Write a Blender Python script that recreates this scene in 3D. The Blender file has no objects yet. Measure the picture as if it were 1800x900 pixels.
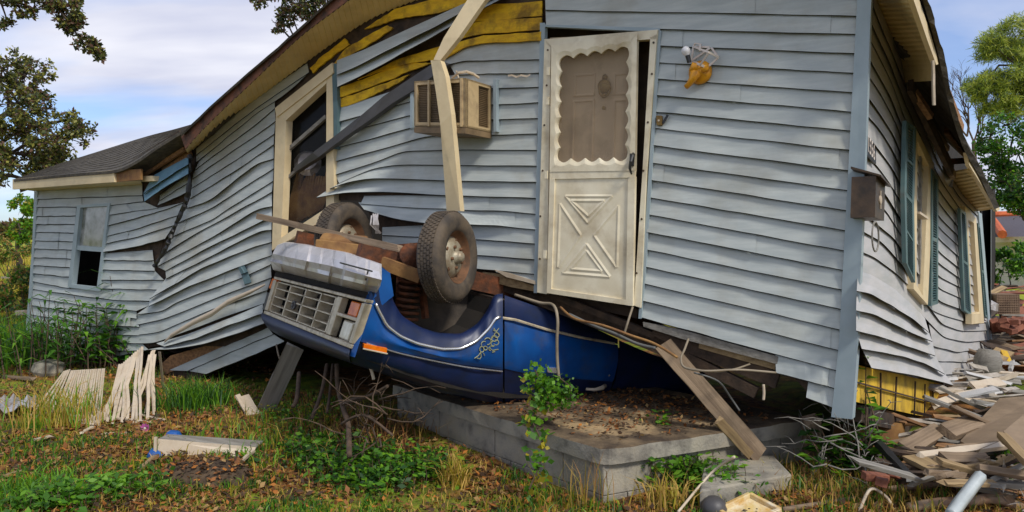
import bpy, math, random
import numpy as np
from mathutils import Vector, Matrix, noise
random.seed(7); rng = np.random.default_rng(7)
R = math.radians
scene = bpy.context.scene
COL = scene.collection

# ------------------------------------------------ camera, world, sun, exposure
H = 1.75
cam_d = bpy.data.cameras.new('camera'); cam = bpy.data.objects.new('camera', cam_d); COL.objects.link(cam)
cam.location = (0, 0, H); cam.rotation_euler = (R(90), 0, 0)
cam_d.sensor_width = 36; cam_d.lens = 26.0; cam_d.shift_y = -35/1800
cam_d.clip_end = 3000; cam_d.clip_start = 0.05
scene.camera = cam
world = bpy.data.worlds.new('World'); scene.world = world; world.use_nodes = True
SUN_EL, SUN_AZ = R(46), R(142)          # azimuth clockwise from +Y: behind and to the right of the camera
nt = world.node_tree; N_, L_ = nt.nodes, nt.links
N_.clear()
wo = N_.new('ShaderNodeOutputWorld'); bg = N_.new('ShaderNodeBackground')
sky = N_.new('ShaderNodeTexSky'); sky.sky_type = 'NISHITA'; sky.sun_disc = False
sky.sun_elevation = SUN_EL; sky.sun_rotation = SUN_AZ; sky.air_density = 1.0; sky.ozone_density = 2.5; sky.dust_density = 0.6
tc = N_.new('ShaderNodeTexCoord'); sep = N_.new('ShaderNodeSeparateXYZ')
mz = N_.new('ShaderNodeMath'); mz.operation = 'ADD'; mz.inputs[1].default_value = 0.16
dx = N_.new('ShaderNodeMath'); dx.operation = 'DIVIDE'; dy = N_.new('ShaderNodeMath'); dy.operation = 'DIVIDE'
cmb = N_.new('ShaderNodeCombineXYZ')
L_.new(tc.outputs['Generated'], sep.inputs[0]); L_.new(sep.outputs['Z'], mz.inputs[0])
L_.new(sep.outputs['X'], dx.inputs[0]); L_.new(mz.outputs[0], dx.inputs[1])
L_.new(sep.outputs['Y'], dy.inputs[0]); L_.new(mz.outputs[0], dy.inputs[1])
L_.new(dx.outputs[0], cmb.inputs[0]); L_.new(dy.outputs[0], cmb.inputs[1])
mp = N_.new('ShaderNodeMapping'); mp.inputs['Scale'].default_value = (0.55, 1.15, 1); mp.inputs['Location'].default_value = (1.9, 0.55, 0)
L_.new(cmb.outputs[0], mp.inputs[0])
n1 = N_.new('ShaderNodeTexNoise'); n1.inputs['Scale'].default_value = 1.0; n1.inputs['Detail'].default_value = 6; n1.inputs['Roughness'].default_value = .48
n1.inputs['Distortion'].default_value = .35
L_.new(mp.outputs[0], n1.inputs['Vector'])
cr = N_.new('ShaderNodeValToRGB'); cr.color_ramp.elements[0].position = .40; cr.color_ramp.elements[1].position = .60
cr.color_ramp.elements[0].color = (0.22, .22, .22, 1); cr.color_ramp.elements[1].color = (1, 1, 1, 1)
L_.new(n1.outputs[0], cr.inputs[0])
n2 = N_.new('ShaderNodeTexNoise'); n2.inputs['Scale'].default_value = 2.3; n2.inputs['Detail'].default_value = 4
L_.new(mp.outputs[0], n2.inputs['Vector'])
cc = N_.new('ShaderNodeValToRGB'); cc.color_ramp.elements[0].position = .35; cc.color_ramp.elements[1].position = .65
cc.color_ramp.elements[0].color = (5.7, 6.0, 7.6, 1); cc.color_ramp.elements[1].color = (8.2, 8.3, 9.2, 1)
L_.new(n2.outputs[0], cc.inputs[0])
tint = N_.new('ShaderNodeMixRGB'); tint.blend_type = 'MULTIPLY'; tint.inputs[0].default_value = 1; tint.inputs[2].default_value = (.95, 1.15, 1.5, 1)
L_.new(sky.outputs[0], tint.inputs[1])
mx = N_.new('ShaderNodeMixRGB'); L_.new(cr.outputs[0], mx.inputs[0]); L_.new(tint.outputs[0], mx.inputs[1]); L_.new(cc.outputs[0], mx.inputs[2])
L_.new(mx.outputs[0], bg.inputs[0]); bg.inputs[1].default_value = 0.092
L_.new(bg.outputs[0], wo.inputs[0])
sun_d = bpy.data.lights.new('sun', 'SUN'); sun = bpy.data.objects.new('sun', sun_d); COL.objects.link(sun)
sun_d.energy = 2.6; sun_d.angle = R(10); sun_d.color = (1, .95, .87)
sdir = Vector((math.sin(SUN_AZ)*math.cos(SUN_EL), math.cos(SUN_AZ)*math.cos(SUN_EL), math.sin(SUN_EL)))
sun.rotation_euler = sdir.to_track_quat('Z', 'Y').to_euler(); sun.location = (3, -5, 20)
vs = scene.view_settings
vs.view_transform = 'Standard'; vs.look = 'None'; vs.gamma = 1; vs.exposure = 0.25; vs.use_curve_mapping = False

# ------------------------------------------------ helpers
def V(*a): return Vector(a)
def ray(px, py): return Vector(((px-900)/1300, 1, -(py-415)/1300))
CAM = Vector((0, 0, H))
def at(px, py, d):                        # point seen at a pixel at depth d
    return CAM + ray(px, py)*d
class Plane:
    def __init__(s, p0, n): s.p0 = Vector(p0); s.n = Vector(n).normalized()
    def __call__(s, px, py, off=0.0):
        r = ray(px, py); p = s.p0 + s.n*off
        return CAM + r*((p-CAM).dot(s.n)/r.dot(s.n))
WLOC = {}
def tag(o, label=None, cat=None, group=None, kind=None):
    if label: o['label'] = label
    if cat: o['category'] = cat
    if group: o['group'] = group
    if kind: o['kind'] = kind
    return o
def empty(name, loc, label=None, cat=None, group=None):
    o = bpy.data.objects.new(name, None); o.empty_display_size = .1; COL.objects.link(o)
    o.location = loc; WLOC[o.name] = Vector(loc); return tag(o, label, cat, group)
class MB:
    def __init__(s): s.v = []; s.f = []; s.m = []
    def add(s, vs_, fs, mi=0):
        b = len(s.v); s.v += [tuple(x) for x in vs_]
        s.f += [tuple(i+b for i in f) for f in fs]; s.m += [mi]*len(fs); return s
    def build(s, name, mats, parent=None, smooth=False, label=None, cat=None, group=None, kind=None, bevel=0):
        if not isinstance(mats, (list, tuple)): mats = [mats]
        if max(s.m, default=0) >= len(mats): mats = list(mats)+[M['lap_shadow']]
        a = np.array(s.v, dtype=np.float64).reshape(-1, 3)
        if parent is not None: loc = WLOC[parent.name]
        else: loc = Vector(((a[:, 0].min()+a[:, 0].max())/2, (a[:, 1].min()+a[:, 1].max())/2, a[:, 2].min()))
        a = a-np.array(loc)
        me = bpy.data.meshes.new(name); me.from_pydata(a.tolist(), [], s.f)
        for m in mats: me.materials.append(m)
        if max(s.m, default=0): me.polygons.foreach_set('material_index', s.m)
        if smooth: me.polygons.foreach_set('use_smooth', [True]*len(me.polygons))
        me.update()
        o = bpy.data.objects.new(name, me); COL.objects.link(o)
        if parent is not None: o.parent = parent
        else: o.location = loc
        WLOC[o.name] = Vector(loc)
        if bevel:
            bv = o.modifiers.new('bevel', 'BEVEL'); bv.width = bevel; bv.segments = 2; bv.limit_method = 'ANGLE'
        return tag(o, label, cat, group, kind)
    # shapes
    def prism(s, pts, d, mi=0):           # pts: world polygon, d: thickness vector
        n = len(pts); d = Vector(d); vs_ = [Vector(p) for p in pts]+[Vector(p)+d for p in pts]
        fs = [tuple(range(n)), tuple(range(2*n-1, n-1, -1))]+[(i, i+n, (i+1) % n+n, (i+1) % n) for i in range(n)]
        return s.add(vs_, fs, mi)
    def box(s, c, ax, ay, az, mi=0):      # centre and three half axes
        c, ax, ay, az = map(Vector, (c, ax, ay, az))
        vs_ = [c+ax*i+ay*j+az*k for k in (-1, 1) for j in (-1, 1) for i in (-1, 1)]
        return s.add(vs_, [(0, 2, 3, 1), (4, 5, 7, 6), (0, 1, 5, 4), (2, 6, 7, 3), (0, 4, 6, 2), (1, 3, 7, 5)], mi)
    def bar(s, p, q, w, t, up=(0, 0, 1), mi=0):
        p, q = Vector(p), Vector(q); d = q-p; u = Vector(up)
        side = d.cross(u)
        if side.length < 1e-5: side = d.cross(Vector((1, 0.1, 0)))
        side.normalize(); u2 = side.cross(d).normalized()
        return s.box((p+q)/2, d/2, side*w/2, u2*t/2, mi)
    def tube(s, pts, r, n=6, mi=0, cap=True):
        pts = [Vector(p) for p in pts]; rr = r if isinstance(r, (list, tuple)) else [r]*len(pts)
        vs_ = []; up = None
        for i, p in enumerate(pts):
            d = (pts[min(i+1, len(pts)-1)]-pts[max(i-1, 0)]).normalized()
            if up is None: up = d.orthogonal().normalized()
            up = (up-d*up.dot(d)); up = up.normalized() if up.length > 1e-6 else d.orthogonal().normalized()
            sd = d.cross(up)
            vs_ += [p+(up*math.cos(a*2*math.pi/n)+sd*math.sin(a*2*math.pi/n))*rr[i] for a in range(n)]
        fs = [(i*n+a, i*n+(a+1) % n, (i+1)*n+(a+1) % n, (i+1)*n+a) for i in range(len(pts)-1) for a in range(n)]
        if cap: fs += [tuple(range(n-1, -1, -1)), tuple(range((len(pts)-1)*n, len(pts)*n))]
        return s.add(vs_, fs, mi)
    def lathe(s, c, axis, prof, n=32, mi=0, mats=None):   # prof: (radius, height along axis)
        axis = Vector(axis).normalized(); u = axis.orthogonal().normalized(); w = axis.cross(u); c = Vector(c)
        vs_ = [c+axis*h+(u*math.cos(a*2*math.pi/n)+w*math.sin(a*2*math.pi/n))*r for r, h in prof for a in range(n)]
        for i in range(len(prof)-1):
            pass
        fs = [(i*n+a, i*n+(a+1) % n, (i+1)*n+(a+1) % n, (i+1)*n+a) for i in range(len(prof)-1) for a in range(n)]
        return s.add(vs_, fs, mi)
    def grid(s, rows, mi=0):              # rows of equally many points
        n = len(rows[0]); vs_ = [p for r in rows for p in r]
        return s.add(vs_, [(i*n+j, i*n+j+1, (i+1)*n+j+1, (i+1)*n+j) for i in range(len(rows)-1) for j in range(n-1)], mi)
def P(plane, pts, off=0.0): return [plane(x, y, off) for x, y in pts]
def sheet(mb, plane, pts, off=0.0, th=.02, mi=0):
    return mb.prism(P(plane, pts, off), -plane.n*th, mi)
def resample(pts, N):
    pts = np.array(pts, float); t = np.linspace(0, 1, N)
    d = np.r_[0, np.cumsum(np.hypot(*np.diff(pts, axis=0).T))]; d /= d[-1]
    # soft corners
    xs, ys = np.interp(t, d, pts[:, 0]), np.interp(t, d, pts[:, 1])
    if len(pts) > 2:
        for _ in range(2):
            xs[1:-1] = (xs[:-2]+xs[1:-1]*2+xs[2:])/4; ys[1:-1] = (ys[:-2]+ys[1:-1]*2+ys[2:])/4
    return np.stack([xs, ys], 1)
def rowat(keys, k, N):
    ks = [a[0] for a in keys]
    i = max(0, min(len(ks)-2, int(np.searchsorted(ks, k, side='right'))-1))
    a, b = resample(keys[i][1], N), resample(keys[i+1][1], N); f = (k-ks[i])/(ks[i+1]-ks[i])
    return a*(1-f)+b*f
def courses(mb, plane, keys, N=34, lip=.024, base=0.0, wob=.004, flare=None, seed=0, step=1.0, lap_shadow=1.0):
    rg = random.Random(seed); k = keys[0][0]; kend = keys[-1][0]
    while k < kend-.01:
        k2 = min(k+step, kend)
        a, b = rowat(keys, k, N), rowat(keys, k2, N)
        jit = rg.uniform(-.6, .6); j0 = rg.uniform(-1, 1)
        joint = rg.randint(2, N-3) if (rg.random() < .5 and N > 8) else -1
        def seg(i0, i1, extra):
            r0, rt, r1, r2, r3 = [], [], [], [], []
            for i in range(i0, i1):
                t = i/(N-1)
                w = noise.noise(Vector((t*5+seed*3.1, k*.5, 1.3)))*wob*2
                e = (flare(t, k) if flare else 0)
                yo = noise.noise(Vector((t*7+seed, k*.9, 7.7)))*1.1
                r0.append(plane(a[i][0], a[i][1]-.6, base-.008+w+extra))
                rt.append(plane(a[i][0]*.86+b[i][0]*.14, a[i][1]*.86+b[i][1]*.14, base+.004+w+extra))
                mid = (a[i]*.45+b[i]*.55)
                r1.append(plane(mid[0], mid[1], base+.012+w*1.5+e*.4+extra))
                r2.append(plane(b[i][0], b[i][1]+yo, base+lip+w+e+extra))
                r3.append(plane(b[i][0], b[i][1]+yo+1.5*lap_shadow, base+.001+w+e*.6))
            mb.grid([r0, rt, r1, r2]); mb.grid([r2, r3], 1)  # second grid is the painted shadow line below the lap
        if joint > 0: seg(0, joint+1, 0.006); seg(joint, N, 0)
        else: seg(0, N, 0)
        k = k2
# ------------------------------------------------ materials
def mat(name, c1, c2=None, rough=.7, scale=6, c3=None, metal=0, bump=.15, bscale=40, stretch=(1, 1, 1), spec=.5, detail=5, lo=.35, hi=.65, dirt=None, dscale=1.3, dlo=.52, dhi=.7, trans=0):
    m = bpy.data.materials.new(name); m.use_nodes = True; t = m.node_tree; n, l = t.nodes, t.links
    b = n['Principled BSDF']; b.inputs['Roughness'].default_value = rough; b.inputs['Metallic'].default_value = metal
    b.inputs['Specular IOR Level'].default_value = spec
    tcn = n.new('ShaderNodeTexCoord'); mpn = n.new('ShaderNodeMapping'); mpn.inputs['Scale'].default_value = stretch
    l.new(tcn.outputs['Object'], mpn.inputs[0])
    if c2 is None: c2 = tuple(x*.8 for x in c1)
    nn = n.new('ShaderNodeTexNoise'); nn.inputs['Scale'].default_value = scale; nn.inputs['Detail'].default_value = detail; nn.inputs['Roughness'].default_value = .6
    l.new(mpn.outputs[0], nn.inputs['Vector'])
    r = n.new('ShaderNodeValToRGB'); e = r.color_ramp.elements
    e[0].position = lo; e[1].position = hi; e[0].color = (*c2, 1); e[1].color = (*c1, 1)
    if c3: x = e.new((lo+hi)/2); x.color = (*c3, 1)
    l.new(nn.outputs[0], r.inputs[0]); out = r.outputs[0]
    if dirt:
        dn = n.new('ShaderNodeTexNoise'); dn.inputs['Scale'].default_value = dscale; dn.inputs['Detail'].default_value = 7; dn.inputs['Roughness'].default_value = .65
        l.new(tcn.outputs['Object'], dn.inputs['Vector'])
        dr = n.new('ShaderNodeValToRGB'); dr.color_ramp.elements[0].position = dlo; dr.color_ramp.elements[1].position = dhi
        dr.color_ramp.elements[0].color = (0, 0, 0, 1); dr.color_ramp.elements[1].color = (.75, .75, .75, 1)
        l.new(dn.outputs[0], dr.inputs[0])
        mxn = n.new('ShaderNodeMixRGB'); l.new(dr.outputs[0], mxn.inputs[0]); l.new(out, mxn.inputs[1]); mxn.inputs[2].default_value = (*dirt, 1)
        out = mxn.outputs[0]
    l.new(out, b.inputs['Base Color'])
    if bump:
        bn = n.new('ShaderNodeTexNoise'); bn.inputs['Scale'].default_value = bscale; bn.inputs['Detail'].default_value = 5
        l.new(mpn.outputs[0], bn.inputs['Vector'])
        bp = n.new('ShaderNodeBump'); bp.inputs['Strength'].default_value = bump; bp.inputs['Distance'].default_value = .01
        l.new(bn.outputs[0], bp.inputs['Height']); l.new(bp.outputs[0], b.inputs['Normal'])
    if trans:
        b.inputs['Subsurface Weight'].default_value = 0
    return m
M = {}
M['siding'] = mat('siding', (.485, .515, .48), (.385, .42, .40), .5, 2.6, bump=.12, bscale=9, stretch=(1, 1, 8), dirt=(.30, .27, .19), dscale=1.5, dlo=.47, dhi=.78)
M['siding_lit'] = mat('siding_side_lit', (.49, .465, .44), (.38, .38, .36), .5, 2.0, bump=.12, bscale=9, stretch=(1, 1, 6), dirt=(.42, .38, .30), dscale=.8, dlo=.46, dhi=.72)  # same vinyl as the front, pinkish side light put into its colour
M['lap_shadow'] = mat('siding_lap_shadow', (.035, .04, .04), (.02, .022, .022), .8)  # near-black colour painting the shadow line under each siding lap
M['scrap'] = mat('scrap_white', (.46, .41, .34), (.30, .26, .20), .7, 6, bump=.3, dirt=(.12, .08, .05), dscale=4, dlo=.45, dhi=.7)
M['siding_back'] = mat('siding_inner', (.10, .17, .18), (.07, .12, .13), .6)
M['trim_blue'] = mat('trim_blue', (.36, .43, .45), (.29, .36, .38), .45, 3, bump=.05)
M['cream'] = mat('cream', (.74, .60, .36), (.60, .47, .27), .55, 3, bump=.08, dirt=(.22, .17, .10), dscale=3, dlo=.55, dhi=.85)
M['white'] = mat('white_metal', (.84, .76, .56), (.70, .61, .42), .45, 4, bump=.05, dirt=(.34, .24, .11), dscale=3.2, dlo=.48, dhi=.78)
M['soffit'] = mat('soffit', (.78, .58, .25), (.62, .45, .18), .6, 4, bump=.05, dirt=(.18, .12, .06), dscale=2, dlo=.5, dhi=.85)
M['yellow'] = mat('yellow_board', (.85, .52, .01), (.62, .34, .012), .8, 7, stretch=(1, 1, 3), bump=.5, bscale=30, dirt=(.08, .04, .015), dscale=4, dlo=.5, dhi=.68)
M['yellow2'] = mat('yellow_panel', (.72, .46, .03), (.52, .31, .03), .8, 5, bump=.4, bscale=30, dirt=(.10, .06, .02), dscale=3, dlo=.5, dhi=.75)
M['darkwood'] = mat('dark_wood', (.075, .045, .025), (.025, .016, .01), .9, 9, bump=.5)
M['rawwood'] = mat('raw_wood', (.36, .19, .08), (.16, .08, .035), .85, 10, stretch=(.3, 4, 4), bump=.4)
M['fascia_rot'] = mat('fascia_rot', (.16, .06, .03), (.05, .025, .015), .85, 9, bump=.5)
M['wood'] = mat('weathered_wood', (.28, .20, .125), (.12, .08, .05), .85, 5, c3=(.20, .14, .085), stretch=(.25, 5, 5), bump=.5, bscale=14, dirt=(.08, .055, .03), dscale=2)
M['greywood'] = mat('grey_wood', (.27, .25, .21), (.15, .135, .11), .85, 5, stretch=(.25, 5, 5), bump=.5, bscale=14)
M['tanwood'] = mat('tan_wood', (.36, .25, .12), (.20, .13, .06), .8, 5, stretch=(.25, 5, 5), bump=.4, bscale=14)
M['ply'] = mat('plywood', (.32, .23, .14), (.22, .155, .095), .8, 3, bump=.15, dirt=(.12, .08, .045), dscale=2, dlo=.45, dhi=.7)
M['shingle'] = mat('shingle', (.10, .085, .06), (.045, .038, .03), .95, 14, bump=.8, bscale=60)
M['black'] = mat('black_metal', (.02, .02, .02), (.012, .012, .012), .4, bump=.05)
M['darkgap'] = mat('near_black', (.02, .015, .01), (.01, .008, .006), .95, bump=.2)  # near-black; also paints the shade of roof cavities and rooms
M['brass'] = mat('brass', (.30, .19, .06), (.16, .09, .03), .45, 12, metal=.8)
M['bronze'] = mat('mailbox_bronze', (.10, .06, .03), (.035, .024, .014), .5, 8, metal=.2)
M['shutter'] = mat('shutter_green', (.09, .17, .17), (.06, .11, .11), .5, 5, bump=.08, dirt=(.13, .13, .11), dscale=5)
M['gutter'] = mat('dark_gutter', (.075, .07, .068), (.05, .047, .045), .5, 4)
M['acplastic'] = mat('beige_plastic', (.55, .41, .22), (.42, .30, .15), .5, 4, bump=.05, dirt=(.16, .1, .05), dscale=4)
M['acfin'] = mat('ac_fins', (.24, .16, .08), (.12, .08, .04), .6, 4)
M['lampyellow'] = mat('yellow_enamel', (.80, .36, .01), (.6, .25, .01), .4, 9, dirt=(.3, .12, .02), dscale=14)
M['lampwhite'] = mat('white_enamel', (.75, .68, .60), (.6, .5, .42), .4, 9)
M['bulb'] = mat('bulb_glass', (.75, .74, .74), (.7, .68, .68), .25, 9, bump=0)
M['concrete'] = mat('concrete', (.42, .38, .29), (.15, .135, .11), .9, 5, c3=(.30, .275, .22), bump=.5, bscale=60, dirt=(.16, .12, .07), dscale=2.5, dlo=.46, dhi=.72)
M['conctop'] = mat('concrete_top', (.20, .14, .075), (.05, .032, .018), .95, 5, bump=.6, bscale=50, dirt=(.46, .32, .16), dscale=1.3, dlo=.56, dhi=.64)
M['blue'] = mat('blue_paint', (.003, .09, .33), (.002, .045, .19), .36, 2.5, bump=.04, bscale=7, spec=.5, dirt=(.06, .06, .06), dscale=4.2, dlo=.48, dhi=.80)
M['bluedark'] = mat('dark_blue', (.003, .018, .09), (.010, .016, .04), .4, 3, bump=.03, bscale=6, dirt=(.035, .025, .02), dscale=3, dlo=.5, dhi=.8)
M['chrome'] = mat('chrome', (.88, .85, .86), (.72, .70, .70), .28, 6, metal=.4, bump=.08, bscale=4, dirt=(.34, .30, .26), dscale=4, dlo=.5, dhi=.75)
M['trimchrome'] = mat('trim_chrome', (.75, .75, .75), (.6, .6, .6), .25, 6, metal=.8, bump=0)
M['grille'] = mat('grille_silver', (.70, .62, .47), (.50, .42, .29), .4, 9, metal=.25, bump=.1, dirt=(.12, .08, .04), dscale=6)
M['rust'] = mat('rust', (.16, .045, .012), (.05, .018, .008), .85, 12, c3=(.09, .03, .01), bump=.7)
M['rustyellow'] = mat('rust_tan', (.32, .17, .05), (.16, .07, .025), .75, 6, bump=.3)
M['well'] = mat('wheel_well', (.085, .065, .045), (.035, .028, .022), .9, 5, bump=.5, bscale=25)
M['tyre'] = mat('tyre', (.085, .065, .045), (.045, .036, .028), .8, 8, bump=.3, dirt=(.14, .10, .06), dscale=4, dlo=.45, dhi=.75)
M['rim'] = mat('rim', (.40, .36, .26), (.25, .19, .12), .5, 14, metal=.3, dirt=(.16, .05, .015), dscale=9)
M['rimrust'] = mat('rim_rust', (.17, .075, .03), (.08, .04, .018), .8, 14)
M['amber'] = mat('amber_lens', (.90, .22, .004), (.55, .09, .004), .2, 9, bump=.05)
M['lamp'] = mat('headlamp', (.75, .72, .62), (.5, .46, .36), .12, 9, metal=.3, bump=.05)
M['slat'] = mat('white_vinyl', (.66, .56, .42), (.48, .38, .26), .5, 4, bump=.1, dirt=(.20, .12, .06), dscale=4, dlo=.5, dhi=.8)
M['foil'] = mat('foil', (.6, .55, .5), (.35, .3, .25), .3, 10, metal=.5, bump=1.0, bscale=18)
M['pipe'] = mat('grey_pipe', (.48, .52, .50), (.34, .37, .36), .4, 6)
M['rustpipe'] = mat('rusty_pipe', (.34, .24, .15), (.20, .11, .06), .7, 10)
M['cable'] = mat('cable', (.28, .23, .16), (.18, .14, .09), .6, bump=0)
M['cablegrey'] = mat('cable_grey', (.12, .12, .11), (.09, .09, .085), .6, bump=0)
M['bark'] = mat('bark', (.09, .065, .045), (.045, .032, .022), .95, 12, bump=.8)
M['twig'] = mat('twig', (.12, .075, .045), (.06, .04, .025), .95, 12, bump=.5)
M['brick'] = mat('brick', (.30, .11, .06), (.17, .06, .035), .9, 10, bump=.4)
M['bluep'] = mat('blue_plastic', (.015, .11, .38), (.01, .07, .26), .4, 6)
M['pink'] = mat('pink_petal', (.55, .14, .38), (.4, .07, .22), .6, 30)
M['soil'] = mat('soil_mound', (.10, .065, .035), (.04, .026, .015), .95, 14, bump=.9, bscale=30)
M['screenin'] = mat('inner_door_paint', (.66, .50, .32), (.54, .40, .25), .6, 3, bump=.05, dirt=(.28, .20, .12), dscale=2)
M['knob'] = mat('wire_grid', (.22, .14, .08), (.12, .07, .04), .7, 8)
def leafmat(name, c1, c2, rough=.55, tl=.35):
    m = mat(name, c1, c2, rough, 3.5, bump=0, detail=2)
    n, l = m.node_tree.nodes, m.node_tree.links; b = n['Principled BSDF']
    tr = n.new('ShaderNodeBsdfTranslucent'); ms = n.new('ShaderNodeMixShader'); ms.inputs[0].default_value = tl
    tr.inputs[0].default_value = (*[min(1, x*1.5) for x in c1], 1)
    out = [x for x in n if x.type == 'OUTPUT_MATERIAL'][0]
    l.new(b.outputs[0], ms.inputs[1]); l.new(tr.outputs[0], ms.inputs[2]); l.new(ms.outputs[0], out.inputs[0])
    return m
LG = [leafmat('leaf_green', (.07, .20, .012), (.04, .12, .008)), leafmat('leaf_bright', (.17, .36, .015), (.10, .24, .012)),
      leafmat('leaf_dark', (.022, .085, .010), (.014, .05, .008)), leafmat('leaf_yellow', (.42, .34, .025), (.26, .23, .02))]
LO = [leafmat('oak_dark', (.04, .058, .015), (.025, .036, .010), tl=.2), leafmat('oak_olive', (.12, .14, .025), (.07, .085, .018), tl=.3),
      leafmat('oak_light', (.36, .34, .06), (.24, .23, .045), tl=.35), leafmat('oak_brown', (.16, .08, .045), (.10, .055, .03), tl=.3)]
LP = [leafmat('pine_mid', (.28, .36, .04), (.18, .26, .03), tl=.3), leafmat('pine_light', (.50, .52, .07), (.36, .40, .05), tl=.35), leafmat('pine_dark', (.06, .10, .02), (.035, .06, .012), tl=.2)]
LL = [leafmat('litter_brown', (.28, .11, .03), (.16, .065, .02), .8, .1), leafmat('litter_orange', (.46, .17, .022), (.30, .10, .016), .8, .1),
      leafmat('litter_tan', (.40, .25, .09), (.28, .17, .06), .8, .1), leafmat('litter_dark', (.08, .042, .018), (.045, .025, .012), .85, .1)]
LS = [leafmat('straw', (.58, .38, .09), (.42, .26, .06), .8, .2), leafmat('dead_grass', (.34, .18, .05), (.20, .10, .03), .8, .15)]
def mixtrans(name, col, fac, rough=.1, glossy=False):
    m = bpy.data.materials.new(name); m.use_nodes = True; n, l = m.node_tree.nodes, m.node_tree.links
    b = n['Principled BSDF']; b.inputs['Base Color'].default_value = (*col, 1); b.inputs['Roughness'].default_value = rough
    t = n.new('ShaderNodeBsdfTransparent'); s = n.new('ShaderNodeMixShader'); s.inputs[0].default_value = fac
    out = [x for x in n if x.type == 'OUTPUT_MATERIAL'][0]
    l.new(t.outputs[0], s.inputs[1]); l.new(b.outputs[0], s.inputs[2]); l.new(s.outputs[0], out.inputs[0]); return m
M['screen'] = mixtrans('door_screen', (.30, .23, .15), .24, .9)
M['glass'] = mixtrans('window_glass', (.02, .02, .02), .12, .06)
M['paneglass'] = mat('pane_glass', (.03, .03, .03), (.02, .02, .02), .04, bump=0, spec=1.0)

PF = Plane((2.3, 5.0, 0), (-.64, -1, 0))                    # front wall
_sd = Vector((4.6, 5.6, 0)).normalized()
PS = Plane((2.3, 5.0, 0), (_sd.y, -_sd.x, 0))               # side wall, right of the corner
house = empty('wrecked_house', (2.3, 5.0, 0), 'storm-wrecked one-storey house with pale blue siding, torn and leaning over the blue truck', 'house')

# --- sheathing behind the siding, with openings for the windows and the door
m = MB()
for pts in ([(588,-60),(955,-60),(948,480),(840,470),(660,405),(640,352),(588,352)],
            [(955,-60),(1513,-48),(1509,46),(958,40)],
            [(1158,46),(1509,46),(1478,600),(1474,715),(1420,690),(1365,630),(1127,556)],
            [(330,262),(450,175),(540,107),(660,20),(800,-60),(960,-60),(640,130),(588,180),(585,114),(485,196),(478,436),(478,590),(420,610),(300,606),(262,610),(275,470)],
            [(64,335),(200,318),(192,357),(137,361),(119,505),(172,510),(174,612),(50,600)],
            [(200,318),(250,312),(332,262),(275,470),(262,612),(174,612),(172,510),(192,357)]):
    sheet(m, PF, pts, -.015 if pts[0][0] != 330 else -.02, .05)
m.build('sheathing', M['darkwood'], house)  # dark brown puts the shade of the siding gaps into the colour
m = MB()
sheet(m, PS, [(1536,-40),(1584,104),(1668,318),(1722,373),(1743,650),(1675,676),(1520,640),(1505,560)], -.03, .06)
m.build('sheathing', M['darkwood'], house)

# --- front siding, right of the door
m = MB()
courses(m, PF, [(-3, [(957,-48),(1513,-36)]), (-1, [(959,17),(1511,28)]), (0, [(960,44),(1158,51),(1509,60)])], seed=1)
courses(m, PF, [(0, [(1158,51),(1509,60)]), (6, [(1151,225),(1496,264)]), (11, [(1140,377),(1489,441)]), (14, [(1131,468),(1484,544)]), (17, [(1123,557),(1479,653)])], seed=2)
courses(m, PF, [(0, [(1363,621),(1479,653)]), (1, [(1364,655),(1474,684)])], seed=3, N=12)
courses(m, PF, [(0, [(1421,670),(1474,684)]), (1, [(1417,699),(1469,718)])], seed=4, N=8)
m.build('siding', M['siding'], house)
m = MB(); sheet(m, PF, [(1130,566),(1200,580),(1368,627),(1366,640),(1200,596),(1131,574)], .012, .03)
m.build('starter_strip', M['greywood'], house)
m = MB(); sheet(m, PF, [(1230,597),(1366,634),(1362,650),(1228,612)], -.02, .06); sheet(m, PF, [(1140,575),(1235,600),(1300,640),(1366,668),(1366,652),(1230,610)], -.1, .05)
m.build('rim_board', M['tanwood'], house)
# right corner post
m = MB()
a = [PF(1509,-40,.035), PF(1475,600,.035), PF(1461,733,.035)]; b = [PF(1533,-40,.05), PF(1508,600,.05), PF(1498,737,.05)]
c = [PF(1536,-40,-.06), PF(1512,600,-.06), PF(1503,733,-.06)]; d = [PF(1509,-40,-.01), PF(1475,600,-.01), PF(1461,733,-.01)]
m.grid([d, a]); m.grid([a, b]); m.grid([b, c]); m.grid([c, d])
m.build('corner_post', M['trim_blue'], house)

# --- siding between the big window and the door
m = MB()
def bump_ac(t, k): return 0
courses(m, PF, [(0, [(775,106),(817,83),(850,75),(949,71)]), (1, [(790,113),(815,107),(949,104)]), (2, [(800,131),(860,129),(948,128)])], seed=5)
courses(m, PF, [(2, [(590,190),(655,172),(728,148),(800,131),(947,128)]), (3, [(587,216),(728,176),(800,158),(947,152)]), (4, [(587,238),(728,200),(800,186),(947,180)]),
    (5, [(587,261),(728,223),(800,212),(946,207)]), (6, [(589,284),(690,256),(752,239),(944,235)]), (7, [(590,307),(653,287),(707,265),(800,263),(944,263)]),
    (8, [(596,322),(653,297),(693,289),(800,290),(944,291)])], seed=6)
m.build('siding', M['siding'], house)
m = MB()
courses(m, PF, [(8, [(606,318),(653,296),(693,289),(800,290),(944,291)]), (9, [(580,331),(605,321),(653,313),(800,317),(944,320)]),
    (10, [(556,347),(600,339),(660,337),(800,343),(943,348)])], seed=7, flare=lambda t, k: .05*max(0, 1-t*3)+.025*(1-t), lip=.03)
m.build('torn_siding', M['siding'], house)
m = MB()
courses(m, PF, [(10, [(640,345),(709,344),(784,345),(943,348)]), (11, [(634,358),(709,364),(784,367),(887,371),(943,376)])], seed=8)
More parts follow.
